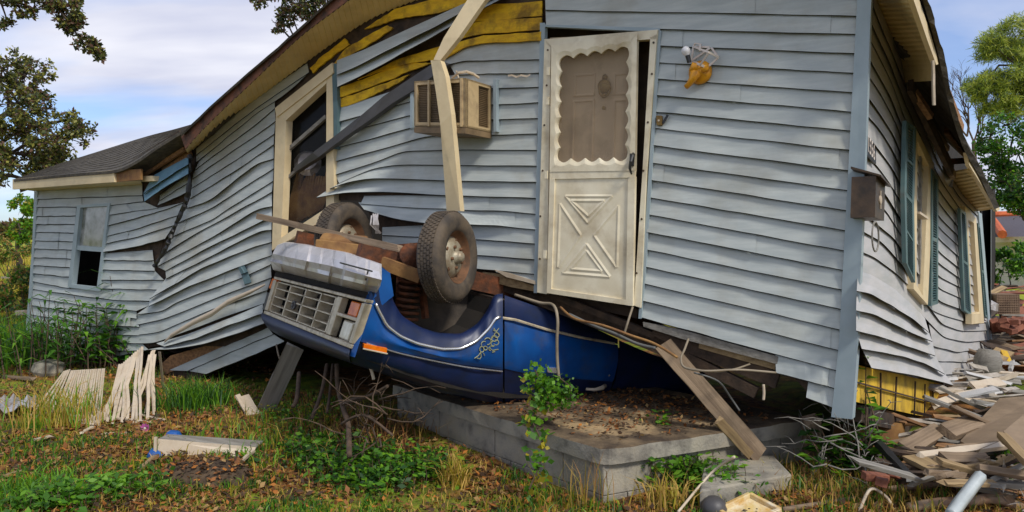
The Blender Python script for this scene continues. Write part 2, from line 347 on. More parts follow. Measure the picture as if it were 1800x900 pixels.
courses(m, PF, [(11, [(630,356),(709,363),(784,366),(887,371),(943,376)]), (12, [(640,368),(700,386),(756,392),(870,396),(943,403)])], seed=9, flare=lambda t, k: .07*math.sin(min(1, t*1.2)*math.pi)+.03*(1-t), lip=.03)
courses(m, PF, [(12, [(672,400),(756,396),(870,396),(943,403)]), (13, [(672,413),(745,416),(840,421),(943,428)]), (14, [(672,440),(838,448),(943,456)]), (15, [(690,465),(838,472),(943,482)])], seed=10)
courses(m, PF, [(0, [(870,474),(943,482)]), (1, [(872,478),(943,498)])], seed=11, N=8)
m.build('siding', M['siding'], house)
# --- torn double strip over the yellow boards
m = MB()
courses(m, PF, [(0, [(592,107),(640,88),(703,58),(760,32),(817,6),(880,-22)]), (1, [(592,131),(640,110),(703,77),(760,49),(810,22),(885,-14)]),
    (2, [(593,153),(626,137),(690,103),(786,50),(830,24),(890,-6)])], seed=12, base=.05, flare=lambda t, k: .05*math.sin(t*math.pi)+.02, lip=.03)
m.build('torn_siding', M['siding'], house)
m = MB(); sheet(m, PF, [(583,112),(592,112),(593,190),(592,262),(587,262),(586,200)], .06, .05)
m.build('window_channel', M['siding_back'], house)
# --- yellow boards bared under the torn strip
for pts, off in (([(640,52),(663,36),(694,16),(748,2),(819,-14),(832,2),(770,23),(725,28),(694,34),(668,43)], .028),
            ([(586,114),(606,86),(640,66),(681,45),(690,49),(665,68),(637,85),(599,106)], .02),
            ([(545,120),(560,104),(606,67),(614,78),(572,108),(550,128)], .012),
            ([(628,140),(690,108),(763,84),(800,75),(850,62),(951,56),(951,71),(850,75),(817,83),(775,105),(750,106),(690,117),(640,135)], .035),
            ([(592,173),(594,155),(637,139),(690,119),(725,110),(762,110),(712,128),(690,138),(637,157)], .02),
            ([(591,192),(593,175),(637,161),(690,141),(720,131),(700,146),(670,160),(637,176)], .012),
            ([(830,10),(952,2),(952,28),(815,40)], .01),
            ([(800,46),(860,36),(952,31),(952,53),(850,59),(800,70)], .018)):
    m = MB()
    pc_ = pts+[pts[0]]; d = [(pc_[i][0]*(1-t)+pc_[i+1][0]*t, pc_[i][1]*(1-t)+pc_[i+1][1]*t) for i in range(len(pts)) for t in (0, .2, .4, .6, .8)]
    d = [(x+random.uniform(-.7, .7), y+random.uniform(-.9, .9)) for x, y in d]
    sheet(m, PF, d, off, .018); m.build('yellow_board', M['yellow'], house)

# --- main siding left of the big window (courses fall away to the left)
m = MB()
KD = [(-1, [(392,220),(450,175),(483,148)]), (0, [(350,284),(420,220),(483,165)]), (1, [(343,298),(448,220),(483,190)]), (2, [(338,314),(475,220),(484,212)]), (3, [(336,331),(410,284),(482,235)]), (4, [(334,349),(410,302),(481,254)])]
courses(m, PF, [(0, [(345,262),(440,180),(540,112)]), (1, [(345,272),(450,190),(543,127)]), (2, [(345,285),(450,200),(500,166),(520,150)])], seed=20)
courses(m, PF, KD[1:], seed=21)
courses(m, PF, [(4, [(334,349),(410,302),(481,254)]), (5, [(327,366),(357,357),(377,346),(411,318),(443,293),(460,284),(481,279)]), (6, [(313,392),(377,363),(420,334),(481,296)]),
    (7, [(305,415),(377,384),(396,370),(480,318)]), (8, [(280,452),(300,437),(348,409),(478,337)])], seed=22, flare=lambda t, k: .03*math.sin(t*math.pi) if k == 4 else 0)
courses(m, PF, [(8, [(280,452),(348,409),(478,337)]), (9, [(275,468),(333,438),(396,403),(435,377),(460,365),(478,362)]), (10, [(291,476),(360,438),(464,387),(478,381)]),
    (11, [(292,490),(394,438),(435,416),(460,405),(477,404)])], seed=23, flare=lambda t, k: .03*t)
courses(m, PF, [(11, [(292,489),(394,438),(435,416),(477,404)]), (12, [(263,525),(338,481),(356,470),(448,433),(477,425)])], seed=24, flare=lambda t, k: .05*(1-t))
courses(m, PF, [(12, [(263,524),(338,481),(356,470),(448,433),(477,425)]), (13, [(262,538),(327,505),(419,469),(478,448)])], seed=25, flare=lambda t, k: .06*(1-t))
courses(m, PF, [(13, [(262,537),(327,505),(419,469),(478,448)]), (14, [(240,553),(286,547),(309,531),(425,488),(476,464)]), (15, [(240,571),(283,562),(431,504),(477,488)]),
    (16, [(240,588),(280,583),(370,545),(470,510)]), (17, [(240,604),(272,603),(413,550),(466,532)])], seed=26)
m.build('siding', M['siding'], house)
m = MB()
courses(m, PF, [(0, [(275,604),(330,588),(413,556),(462,535)]), (1, [(289,609),(340,596),(400,572),(462,551)]), (2, [(257,615),(309,613),(356,605),(410,588),(466,568)])], seed=27, base=.05, flare=lambda t, k: .06, lip=.03)
m.build('torn_siding', M['siding'], house)
m = MB()
courses(m, PF, [(0, [(298,651),(380,615),(470,575)]), (1, [(330,652),(400,621),(480,587)]), (2, [(362,657),(430,630),(500,600)])], seed=28, base=-.02, N=20)
m.build('torn_siding', M['siding'], house)
m = MB(); sheet(m, PF, [(283,640),(300,625),(440,586),(462,577),(400,610),(298,655),(288,660)], -.04, .03); m.build('bared_board', M['rawwood'], house)
m = MB(); sheet(m, PF, [(300,664),(350,650),(366,654),(352,664),(330,672),(304,678)], -.03, .08); sheet(m, PF, [(280,660),(310,645),(330,655),(300,672)], -.06, .05); m.build('rotten_sill', M['darkwood'], house)
m = MB(); courses(m, PF, [(0, [(416,466),(427,462)]), (1, [(424,482),(436,478)]), (2, [(430,500),(442,496)])], seed=3, N=6, base=.03); m.build('siding_joint_strip', M['siding_back'], house)
# long folded sliver lying across the lower courses
m = MB(); pp = [(289,601),(300,590),(340,566),(372,551),(400,531),(440,513),(466,500)]
m.grid([[PF(x, y-2-3*math.sin(i/6*3.14), .09) for i, (x, y) in enumerate(pp)], [PF(x, y+1, .12) for x, y in pp], [PF(x, y+2+4*math.sin(i/6*3.14), .08) for i, (x, y) in enumerate(pp)]])
m.build('torn_trim', M['slat'], house, smooth=True)

# --- annex at the far left
m = MB()
courses(m, PF, [(0, [(64,336),(250,322)]), (1, [(64,350),(250,343)]), (2, [(64,364),(133,363),(193,361),(252,354)])], seed=30)
lefty = [364,380,394,408,423,437,452,466,480,494]; l2 = [363,379,394,409,424,439,455,470,487,507]
courses(m, PF, [(i, [(64-i*.8, lefty[i]), (134-i*1.3, l2[i])]) for i in range(10)], seed=31, N=14)
courses(m, PF, [(2, [(193,361),(252,354)]), (3, [(192,378),(243,370),(278,366)]), (4, [(190,396),(240,383),(290,368),(322,356)]), (5, [(187,415),(240,402),(312,378)]), (6, [(184,428),(240,417),(306,395)]), (7, [(181,443),(240,433),(290,420)])], seed=32, N=20, flare=lambda t, k: .03 if k == 6 else 0)
courses(m, PF, [(0, [(182,446),(268,440)]), (1, [(181,457),(270,458)]), (2, [(178,474),(272,476)]), (3, [(176,492),(288,492)]), (4, [(174,507),(284,509)])], seed=33, N=16)
courses(m, PF, [(0, [(58,494),(120,507),(174,507),(284,509)]), (1, [(58,508),(150,521),(200,527),(280,530)]), (2, [(57,523),(154,538),(240,546)]), (3, [(56,537),(156,553),(240,560)]), (4, [(55,553),(154,569),(245,575)]),
    (5, [(54,567),(152,585),(245,590)]), (6, [(53,581),(150,600),(250,604)]), (7, [(52,596),(140,615),(211,617),(262,616)]), (8, [(51,608),(120,626),(180,630)])], seed=34)
m.build('siding', M['siding'], house)
m = MB(); courses(m, PF, [(0, [(152,552),(229,556)]), (1, [(153,573),(229,573)])], seed=4, N=8, base=.02); m.build('torn_siding', M['siding'], house)
# blue double strip hanging at the roof break
m = MB(); courses(m, PF, [(0, [(268,310),(300,292),(331,276)]), (1, [(252,340),(290,314),(331,288)]), (2, [(254,354),(290,328),(331,305)])], seed=35, N=14, base=.12, lip=.03, flare=lambda t, k: .02)
m.build('torn_siding', mat('siding_saturated', (.17, .32, .40), (.13, .25, .33), .5, 3), house)
m = MB(); courses(m, PF, [(0, [(281,344),(330,308)]), (1, [(281,352),(330,321)]), (2, [(277,361),(328,338)])], seed=36, N=10, base=.03); m.build('torn_siding', M['siding'], house)
m = MB(); sheet(m, PF, [(60,336),(66,336),(56,500),(49,600),(42,605),(50,520),(57,420)], .03, .06); m.build('corner_post', M['trim_blue'], house)
m = MB(); sheet(m, PF, [(262,318),(300,288),(330,262),(334,272),(300,300),(268,326)], .05, .04); m.build('bared_board', M['rawwood'], house)
m = MB(); sheet(m, PF, [(283,295),(330,268),(330,280),(296,300),(288,306)], .02, .04); m.build('bared_board', M['ply'], house)
# frayed black cable hanging down the break
m = MB(); pp = [(334,272),(332,300),(333,330),(326,360),(312,388),(305,402),(295,430),(282,452),(272,468)]
pp = resample(pp, 40); m.tube([PF(x+random.uniform(-1, 1), y, .10+random.uniform(-.01, .01)) for x, y in pp], [.024+random.uniform(-.008, .01) for _ in pp], 7)
m.build('hanging_roof_felt', M['black'], house)

# --- roofs, eaves, soffits
def strip(mb, rows): mb.grid(rows)
SJ = [(330,270),(345,258),(400,207),(450,174),(540,107),(610,57),(663,25),(737,-3),(800,-22),(955,-48),(1200,-48),(1513,-40)]   # soffit meets wall
SO = [(326,262),(333,252),(383,200),(408,178),(450,138),(530,61),(617,-2),(660,-40),(740,-80),(900,-120),(1200,-150),(1535,-170)]  # soffit edge
RO = [(318,240),(333,223),(383,178),(408,153),(450,120),(520,57),(587,-4),(640,-56),(720,-100),(890,-150),(1200,-180),(1540,-200)]   # roof edge
def rs(p, N=60): return resample(p, N)
m = MB(); a, b = rs(SJ), rs(SO)
lines = []
for i in range(len(a)-1):                       # ridged vinyl soffit boards
    for f in (0, .12, .5, .62):
        q0 = a[i]*(1-f)+a[i+1]*f; q1 = b[i]*(1-f)+b[i+1]*f; up = 0 if f in (0, .5) else .012
        lines.append([PF(*q0, .0)+V(0, 0, -up), PF(*((q0+q1)/2), .18)+V(0, 0, -up), PF(*q1, .36)+V(0, 0, -up)])
m.grid(lines); m.build('soffit', M['soffit'], house)
m = MB(); a, b = rs(SO), rs(RO)
jag = [random.uniform(-2.5, 2.5) for _ in a]
m.grid([[PF(*q, .36) for q in a], [PF(q[0], q[1], .39) for q in a], [PF(*((p+q)/2), .39) for p, q in zip(a, b)], [PF(*q, .39) for q in b]])
m.build('fascia', M['fascia_rot'], house)
m = MB()
e0 = [PF(q[0], q[1]+2+j*.5, .42) for q, j in zip(b, jag)]; e1 = [PF(q[0], q[1]-3+j*.3, .43) for q, j in zip(b, jag)]
back = [p-PF.n*3.2+V(-1.9*max(0, min(1, (p.x+1)/3)), 0, .45-(p.z+.45-3.3)*max(0, min(1, (p.x+1)/3))) for p in e1]; b2 = [p-V(0, 0, .08) for p in back]
m.grid([e0, e1, back, b2])
m.build('roof', M['shingle'], house)
# annex roof
m = MB()
lo_ = [(24,315),(60,312),(120,306),(210,299),(247,279),(267,263),(313,234),(333,222)]
up_ = [(30,313),(80,295),(167,268),(205,256),(233,247),(270,236),(300,229),(335,219)]
lo_, up_ = rs(lo_, 30), rs(up_, 30)
r0 = [PF(*q, .34) for q in lo_]; r1 = [PF(*q, -2.0) for q in up_]
rows = []
for j in range(13):
    f = j/12; rows.append([p.lerp(q, f)+V(0, 0, .0) for p, q in zip(r0, r1)])
    if j < 12: rows.append([p.lerp(q, f+1/12)+V(0, 0, -.012)+V(0, 0, random.uniform(-.004, .004)) for p, q in zip(r0, r1)])
rows.append([p+V(0, .1, -.3) for p in r1])
m.grid(rows); m.grid([r0, [p-V(0, 0, .035) for p in r0], [p-V(0, 0, .05)-PF.n*.4 for p in r0]])
m.build('annex_roof', M['shingle'], house)
m = MB(); sheet(m, PF, [(22,315),(200,299),(201,320),(22,333)], .33, .03); m.build('fascia', M['cream'], house)
m = MB(); sheet(m, PF, [(202,300),(247,297),(247,316),(202,320)], .30, .03); m.build('fascia', M['rustyellow'], house)
m = MB(); sheet(m, PF, [(244,310),(268,309),(269,318),(246,319)], .22, .1); m.build('broken_trim', M['cream'], house)
m = MB(); m.grid([[PF(22,331,.33), PF(125,326,.33), PF(247,317,.3)], [PF(60,336,0), PF(140,331,0), PF(250,325,0)]]); m.build('soffit', M['cream'], house)
# near-black sheet painting the dark of the roof cavity in the break
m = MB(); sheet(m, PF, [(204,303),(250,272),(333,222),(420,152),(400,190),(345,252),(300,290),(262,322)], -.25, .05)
m.build('roof_cavity_shade', M['darkgap'], house)
for a, b, w, mm in (((215,300),(318,236),.09,'darkwood'), ((236,318),(325,262),.05,'rawwood'), ((266,296),(300,262),.06,'darkwood'), ((300,270),(352,226),.07,'fascia_rot')):
    m = MB(); m.bar(PF(*a, .05), PF(*b, .12), w, .04, PF.n); m.build('broken_rafter', M[mm], house)

# --- shell: back walls, ceiling, floor frame, so daylight only enters through real gaps
m = MB()
A = V(-7.1, 11, 0); Bk = A-PF.n*5.0; Cc = V(6.9, 10.6, 0); Dd = Cc-PF.n*4.2
def wallq(mb, p, q, z0, z1, z2=None): mb.add([(p.x, p.y, z0), (q.x, q.y, z0), (q.x, q.y, z2 or z1), (p.x, p.y, z1)], [(0, 1, 2, 3)])
wallq(m, A+V(.1, .1, 0), Bk, -.3, 2.4, 2.8); wallq(m, Bk, Dd, -.3, 2.8, 2.7); wallq(m, Dd, Cc-V(.1, .1, 0), -.3, 2.7, 2.3)
m.build('rear_wall', M['siding'], house)
m = MB(); i_ = V(0, -.12, 0); wallq(m, A+V(.3, -.02, 0), Bk+i_, -.2, 2.35, 2.75); wallq(m, Bk+i_, Dd+i_, -.2, 2.75, 2.65); wallq(m, Dd+i_, Cc-V(.3, .2, 0), -.2, 2.65, 2.25); m.build('blackout_inner_wall', M['darkgap'], house)  # near-black inner walls added to make the interior darker
m = MB()
fl = [PF(x, y, -.06) for x, y in ((1500,690),(1420,672),(1366,622),(1240,590),(1127,545),(945,500),(840,466),(700,470),(600,520),(500,590),(360,640),(262,604),(50,600))]
for p in fl: p.z = max(p.z, .12)
bk = [p-PF.n*4.4+V(0, 0, 0) for p in fl]
m.grid([fl, bk]); m.grid([[p+V(0, 0, .12) for p in fl], [p+V(0, 0, .12) for p in bk]]); m.build('floor_frame', M['darkwood'], house)
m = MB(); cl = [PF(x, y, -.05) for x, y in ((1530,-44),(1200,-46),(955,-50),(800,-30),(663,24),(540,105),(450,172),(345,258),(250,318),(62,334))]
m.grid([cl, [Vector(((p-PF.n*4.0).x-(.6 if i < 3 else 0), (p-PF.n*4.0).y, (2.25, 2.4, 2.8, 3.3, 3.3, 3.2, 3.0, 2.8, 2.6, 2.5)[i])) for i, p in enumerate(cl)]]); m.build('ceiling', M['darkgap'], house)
# hanging joist ends under the wall
m = MB()
for a, b, w in (((842,474),(1150,600),.14), ((880,498),(1165,612),.10), ((1150,580),(1368,668),.12), ((1150,598),(1330,690),.08)):
    m.bar(PF(*a, -.06), PF(*b, -.06), .06, w, (0, 0, 1))
m.build('sill_beam', M['darkwood'], house)
m = MB(); sheet(m, PF, [(848,478),(880,482),(940,503),(938,512),(900,505),(850,492)], .01, .05); m.build('broken_sill_board', M['tanwood'], house)
m = MB(); sheet(m, PF, [(868,474),(895,480),(940,494),(941,500),(890,487)], .04, .012); m.build('torn_trim', M['slat'], house)

# --- big window
def quadframe(mb, plane, O, I, off, th):
    for i in range(4):
        j = (i+1) % 4
        sheet(mb, plane, [O[i], O[j], I[j], I[i]], off, th)
wO = [(485,196),(585,114),(587,366),(478,434)]; wI = [(503,212),(573,146),(573,368),(494,418)]
m = MB()
sheet(m, PF, [(483,190),(584,110),(586,128),(486,206)], .075, .06)
sheet(m, PF, [wO[0],(503,196),(503,212),(494,420),(480,434),wO[3]], .05, .09); sheet(m, PF, [(574,124),wO[1],wO[2],(573,376)], .055, .09)
sheet(m, PF, [(484,203),(574,131),(574,146),(502,212)], .06, .09)
sheet(m, PF, [(478,434),(494,418),(573,366),(588,356),(588,378),(535,405),(478,440)], .065, .09)
win = m.build('window_frame', M['cream'], house)
m = MB(); wq = [(503,212),(573,146),(573,368),(494,418)]
sheet(m, PF, wq, -.05, .006); m.build('window_glass', M['glass'], win)
m = MB(); m.bar(PF(504,266,-.03), PF(574,205,-.03), .035, .04); m.bar(PF(508,212,-.03), PF(500,410,-.03), .03, .04, PF.n); m.bar(PF(500,318,-.03),PF(530,292,-.03),.03,.03); m.build('sash', M['greywood'], win)
m = MB()
for i in range(14):
    x0 = 512+i*4.6; m.tube([PF(x0+12-i*.4, 300+random.uniform(0, 14), -.25), PF(x0+4, 340, -.24), PF(x0-6, 400-i*2.6, -.26)], [.012, .03, .035], 5)
m.build('curtain', M['rustyellow'], win)
m = MB(); m.lathe(PF(541,287,-.22), (.2, -1, .3), [(0, .08), (.10, .06), (.15, 0), (.12, -.08), (0, -.1)], 12); m.build('window_litter', M['foil'], win)
# --- annex window
m = MB(); O = [(135,361),(193,357),(174,512),(119,505)]; I = [(141,365),(188,362),(170,505),(126,500)]
quadframe(m, PF, O, I, .035, .07); sheet(m, PF, [(131,431),(181,435),(180,443),(130,439)], .02, .04)
win2 = m.build('window_frame', M['trim_blue'], house)
m = MB(); sheet(m, PF, [(141,365),(188,362),(180,440),(131,436)], -.01, .006); m.build('window_glass', mat('sky_reflection_glass', (.42,.42,.40), (.10,.11,.07), .12, 5, bump=0, spec=1), win2)  # reflected sky painted into the pane's pale mottled colour
m = MB(); m.bar(PF(134,445,-.2), PF(130,500,-.2), .12, .02, PF.n); m.build('curtain', M['rustyellow'], win2)

# --- side wall siding
m = MB()
SK = [(-2, [(1537,-20),(1580,72),(1610,150),(1650,265),(1690,333),(1722,366)]),
 (-1, [(1535,12),(1590,146),(1650,288),(1690,352),(1722,382)]),
 (0, [(1533,43),(1565,112),(1590,178),(1650,310),(1691,372),(1723,398)]), (1, [(1531,72),(1566,140),(1590,207),(1650,333),(1691,389),(1724,413)]),
 (2, [(1529,104),(1566,170),(1590,232),(1650,356),(1691,406),(1726,430)]), (3, [(1528,135),(1547,163),(1570,205),(1590,255),(1650,380),(1691,421),(1728,447)]),
 (4, [(1525,169),(1547,200),(1570,236),(1590,282),(1650,400),(1691,438),(1730,462)]), (5, [(1524,202),(1544,224),(1571,266),(1590,309),(1650,420),(1691,456),(1731,479)]),
 (6, [(1523,237),(1536,251),(1571,298),(1589,337),(1650,442),(1692,476),(1733,497)]), (7, [(1521,270),(1539,288),(1563,320),(1589,363),(1650,463),(1692,492),(1734,514)]),
 (8, [(1519,303),(1556,339),(1588,392),(1650,486),(1693,508),(1735,531)]), (9, [(1517,337),(1557,369),(1588,418),(1650,507),(1694,527),(1736,549)]),
 (10, [(1514,371),(1539,391),(1573,420),(1600,462),(1650,529),(1695,545),(1737,565)])]
courses(m, PS, SK, seed=40, N=44, lip=.02)
courses(m, PS, [(10, [(1514,371),(1539,391),(1573,420),(1600,462),(1650,529),(1695,545),(1737,565)]),
 (11, [(1513,405),(1549,424),(1571,448),(1595,477),(1615,515),(1637,545),(1667,557),(1704,567),(1738,566)]),
 (12, [(1511,441),(1539,453),(1571,477),(1600,503),(1629,533),(1656,570),(1688,582),(1739,580)]),
 (13, [(1508,476),(1533,484),(1571,507),(1603,536),(1632,565),(1660,594),(1701,601),(1740,597)])], seed=41, N=44, lip=.02)
courses(m, PS, [(13, [(1632,566),(1660,595),(1701,601),(1740,597)]), (14, [(1640,608),(1683,619),(1741,612)]), (15, [(1642,634),(1693,637),(1744,629)]), (16, [(1655,659),(1700,656),(1744,650)]), (17, [(1660,680),(1675,677),(1740,670)])], seed=42, N=20, lip=.02)
m.build('siding', M['siding_lit'], house)
m = MB()
courses(m, PS, [(13, [(1508,476),(1533,484),(1571,507),(1603,536),(1626,560)]), (14, [(1506,511),(1533,517),(1571,539),(1605,560),(1633,584)]), (15, [(1505,545),(1540,554),(1571,569),(1605,586),(1639,600)]),
 (16, [(1505,581),(1549,592),(1603,611),(1644,625)]), (17, [(1515,613),(1560,621),(1590,627),(1624,638),(1661,657)]), (18, [(1532,646),(1587,656),(1640,667),(1676,677)])], seed=43, N=30, base=.03, lip=.026, flare=lambda t, k: .02+.02*t)
m.build('torn_siding', M['siding_lit'], house)
# yellow panel under the side wall
m = MB(); sheet(m, PS, [(1503,640),(1533,648),(1600,662),(1676,680),(1708,678),(1704,690),(1662,690),(1650,738),(1503,706)], -.02, .03)
yb = m.build('foundation_panel', M['yellow2'], house)
m = MB()
for a, b in (((1548,655),(1548,716)),((1576,662),(1573,722)),((1609,670),(1607,729)),((1626,675),(1625,732)),((1640,680),(1640,735)),((1506,672),(1655,712))):
    m.bar(PS(*a, .0), PS(*b, .0), .012, .012, PS.n)
m.build('panel_batten', M['darkwood'], house)
m = MB(); m.bar(PS(1503,726,-.07), PS(1660,764,-.07), .08, .12); m.bar(PS(1503,736,-.3), PS(1640,764,-.3), .08, .16); m.build('sill_beam', M['darkwood'], house)
# side wall corner at the far end
m = MB(); sheet(m, PS, [(1720,372),(1726,376),(1736,500),(1747,640),(1744,672),(1738,672),(1739,600),(1730,480)], .03, .06); m.build('corner_post', M['trim_blue'], house)
# side eave
m = MB()
s0 = rs([(1530,-40),(1540,0),(1584,104),(1589,150)], 24); s1 = rs([(1590,-40),(1604,0),(1640,90),(1641,146)], 24)
ln = []
for i in range(23):
    for f in (0, .15):
        q0 = s0[i]*(1-f)+s0[i+1]*f; q1 = s1[i]*(1-f)+s1[i+1]*f; z = V(0, 0, -.012 if f else 0)
        ln.append([PS(*q0, .0)+z, PS(*((q0+q1)/2), .2)+z, PS(*q1, .4)+z])
m.grid(ln); m.build('soffit', M['soffit'], house)
m = MB()
s0 = rs([(1668,302),(1690,340),(1722,374)], 14); s1 = rs([(1702,296),(1725,330),(1753,370)], 14)
ln = []
for i in range(13):
    for f in (0, .15):
        q0 = s0[i]*(1-f)+s0[i+1]*f; q1 = s1[i]*(1-f)+s1[i+1]*f; z = V(0, 0, -.012 if f else 0)
        ln.append([PS(*q0, .0)+z, PS(*((q0+q1)/2), .2)+z, PS(*q1, .4)+z])
m.grid(ln); m.build('soffit', M['soffit'], house)
m = MB(); sheet(m, PS, [(1604,-6),(1614,-6),(1636,60),(1651,112),(1646,114),(1630,70)], .42, .03); m.build('fascia', M['cream'], house)
m = MB(); sheet(m, PS, [(1700,268),(1707,276),(1738,322),(1758,368),(1753,372),(1728,330),(1704,290)], .42, .03); m.build('fascia', M['cream'], house)
m = MB()
sr = rs([(1618,-40),(1632,0),(1658,90),(1673,165),(1690,225),(1704,262),(1732,308),(1757,364)], 40)
jg = [random.uniform(-1.5, 1.5) for _ in sr]
e0 = [PS(q[0]-9, q[1]+4, .43) for q in sr]; e1 = [PS(q[0]+j, q[1], .46) for q, j in zip(sr, jg)]
bk = [p-PS.n*3.4+V(0, 0, .42) for p in e1]
bk = [p-PS.n*.6+V(0, 0, .85) for p in e1]; m.grid([e0, e1, [p-PS.n*.15+V(0, 0, .33) for p in e1], bk, [p-PS.n*1.2+V(0, 0, .35) for p in bk]]); m.build('roof', M['shingle'], house)
m = MB(); sheet(m, PS, [(1589,112),(1640,110),(1672,180),(1700,262),(1704,298),(1672,305),(1630,225),(1600,160)], .0, .03); m.build('roof_cavity_shade', M['darkgap'], house)  # near-black sheet painting the dark of the side eave cavity
for a, b, w, mm in (((1600,150),(1672,300),.11,'darkwood'), ((1648,120),(1690,226),.09,'rawwood'), ((1664,226),(1704,276),.10,'rawwood'), ((1604,156),(1636,206),.07,'rawwood'), ((1612,180),(1676,310),.07,'wood'), ((1670,284),(1700,282),.06,'rawwood'), ((1630,215),(1665,262),.05,'ply')):
    m = MB(); m.bar(PS(*a, .12), PS(*b, .22), w, .04, PS.n); m.build('broken_rafter', M[mm], house)
m = MB(); pp = [(1640,106),(1641,130),(1641,150),(1642,185)]; m.tube([PS(x, y, .42) for x, y in pp], .012, 5); m.build('dangling_wire', M['slat'], house)
m = MB(); m.grid([[PS(1655,290,.1), PS(1672,300,.12)], [PS(1662,318,.2), PS(1676,312,.2)], [PS(1668,328,.1), PS(1674,330,.15)]]); m.build('torn_felt', M['greywood'], house)

# --- side windows and shutters
def side_window(outer, inner, mats='cream'):
    m = MB(); quadframe(m, PS, outer, inner, .06, .1); w = m.build('window_frame', M[mats], house)
    m = MB(); sheet(m, PS, inner, -.005, .006); m.build('window_glass', M['paneglass'], w); return w
w = side_window([(1608,222),(1642,288),(1631,536),(1606,508)], [(1613,248),(1633,292),(1622,520),(1611,500)])
m = MB(); m.bar(PS(1617,262,.02), PS(1615,510,.02), .05, .03, PS.n); m.build('sash', M['greywood'], w)
m = MB(); m.bar(PS(1606,374,.03), PS(1621,384,.05), .10, .02); m.build('curtain', M['slat'], w)
w = side_window([(1696,362),(1716,384),(1730,568),(1708,570)], [(1702,386),(1712,392),(1721,548),(1708,552)])
m = MB(); sheet(m, PS, [(1708,552),(1728,551),(1730,567),(1708,570)], .10, .06); m.build('sill', M['cream'], w)
m = MB(); sheet(m, PS, [(1702,386),(1712,392),(1717,470),(1705,472)], .01, .01); m.build('curtain', M['slat'], w)
def shutter(poly, n, off=.08, flare=0.0):
    # poly: TL TR BR BL px
    m = MB(); TL, TR, BR, BL = [np.array(p, float) for p in poly]
    def q(u, v, o): 
        p = (TL*(1-u)+TR*u)*(1-v)+(BL*(1-u)+BR*u)*v; return PS(p[0], p[1], o)
    e = .2
    for (u0, u1, v0, v1) in ((0, e, 0, 1), (1-e, 1, 0, 1), (e, 1-e, 0, .03), (e, 1-e, .97, 1), (e, 1-e, .49, .52)):
        m.prism([q(u0, v0, off), q(u1, v0, off), q(u1, v1, off), q(u0, v1, off)], -PS.n*.03)
    sh = m.build('shutter', M['shutter'], house)
    m = MB()
    for i in range(n):
        v = .035+(i+.5)/n*.93
        a = q(e, v-.3/n, off-.026); b = q(1-e, v-.3/n, off-.026); c = q(1-e, v+.3/n, off-.002); d = q(e, v+.3/n, off-.002)
        m.prism([a, b, c, d], -PS.n*.004)
    m.build('louvre', M['shutter'], sh)
shutter([(1593,212),(1611,226),(1607,360),(1590,340)], 26, .10)
shutter([(1590,338),(1607,358),(1609,497),(1593,462)], 26, .10)
shutter([(1638,296),(1650,312),(1649,534),(1637,538)], 50, .07)
shutter([(1688,366),(1698,374),(1708,556),(1695,546)], 46, .07)
shutter([(1719,392),(1723,398),(1737,560),(1732,556)], 40, .06)

# --- front door and storm door
m = MB()
sheet(m, PF, [(957,69),(1156,52),(1155,68),(966,82)], .05, .06); sheet(m, PF, [(957,69),(968,80),(961,517),(944,514)], .05, .06)
sheet(m, PF, [(1143,66),(1155,60),(1136,300),(1126,541),(1114,537),(1130,290)], .05, .06)
fr = m.build('door_frame', M['white'], house)
for x, y in ((963,88),(961,150),(957,220),(954,300),(950,380),(949,455),(1149,75),(1146,130),(1139,215),(1131,300),(1128,385),(1119,480)):
    m = MB(); m.lathe(PF(x, y, .05), PF.n, [(.009, 0), (.009, .004), (0, .005)], 8); m.build('screw', M['bronze'], fr)
m = MB(); sheet(m, PF, [(949,40),(958,40),(957,70),(944,515),(938,515),(949,68)], .03, .05); sheet(m, PF, [(958,43),(1160,49),(1159,56),(958,47)], .03, .05); sheet(m, PF, [(1156,54),(1162,54),(1136,460),(1127,560),(1122,560),(1130,460)], .03, .05)
m.build('siding_channel', M['trim_blue'], house)
m = MB(); sheet(m, PF, [(958,45),(1158,50),(1120,560),(942,520)], -.20, .03); m.build('door_recess', mat('recess', (.10,.065,.04),(.05,.035,.02),.9), house)
# inner door
m = MB(); ID = [(966,66),(1112,60),(1112,530),(955,512)]; sheet(m, PF, ID, -.06, .04)
def pan(mb, a, b, c, d, off=-.05): 
    quadframe(mb, PF, [a, b, c, d], [(a[0]+4, a[1]+4), (b[0]-4, b[1]+4), (c[0]-4, c[1]-4), (d[0]+4, d[1]-4)], off, .02)
for a in ([(1008,130),(1046,128),(1045,168),(1007,170)], [(1077,128),(1106,127),(1106,166),(1077,167)], [(1006,176),(1045,174),(1041,286),(1003,288)], [(1077,174),(1104,173),(1102,286),(1075,287)]):
    pan(m, *a)
idr = m.build('inner_door', M['screenin'], house, bevel=.004)
m = MB()
m.lathe(PF(1063,152,-.055), PF.n, [(.055, 0), (.06, .012), (.045, .025), (.02, .03), (0, .032)], 16)
m.lathe(PF(1064,136,-.055), PF.n, [(.022, 0), (.025, .012), (.0, .03)], 12); m.lathe(PF(1062,168,-.055), PF.n, [(.022, 0), (.022, .015), (.0, .03)], 12)
rg = [PF(1063, 158, -.03)+Vector((math.cos(t)*.05*.84, -math.cos(t)*.05*.54, math.sin(t)*.055)) for t in np.linspace(0, 2*math.pi, 20)]
m.tube(rg, .008, 6); m.build('door_knocker', M['brass'], idr, smooth=True)
m = MB(); m.lathe(PF(1062,190,-.055), PF.n, [(.016, 0), (.016, .01), (0, .012)], 12); m.build('peephole', M['brass'], idr)
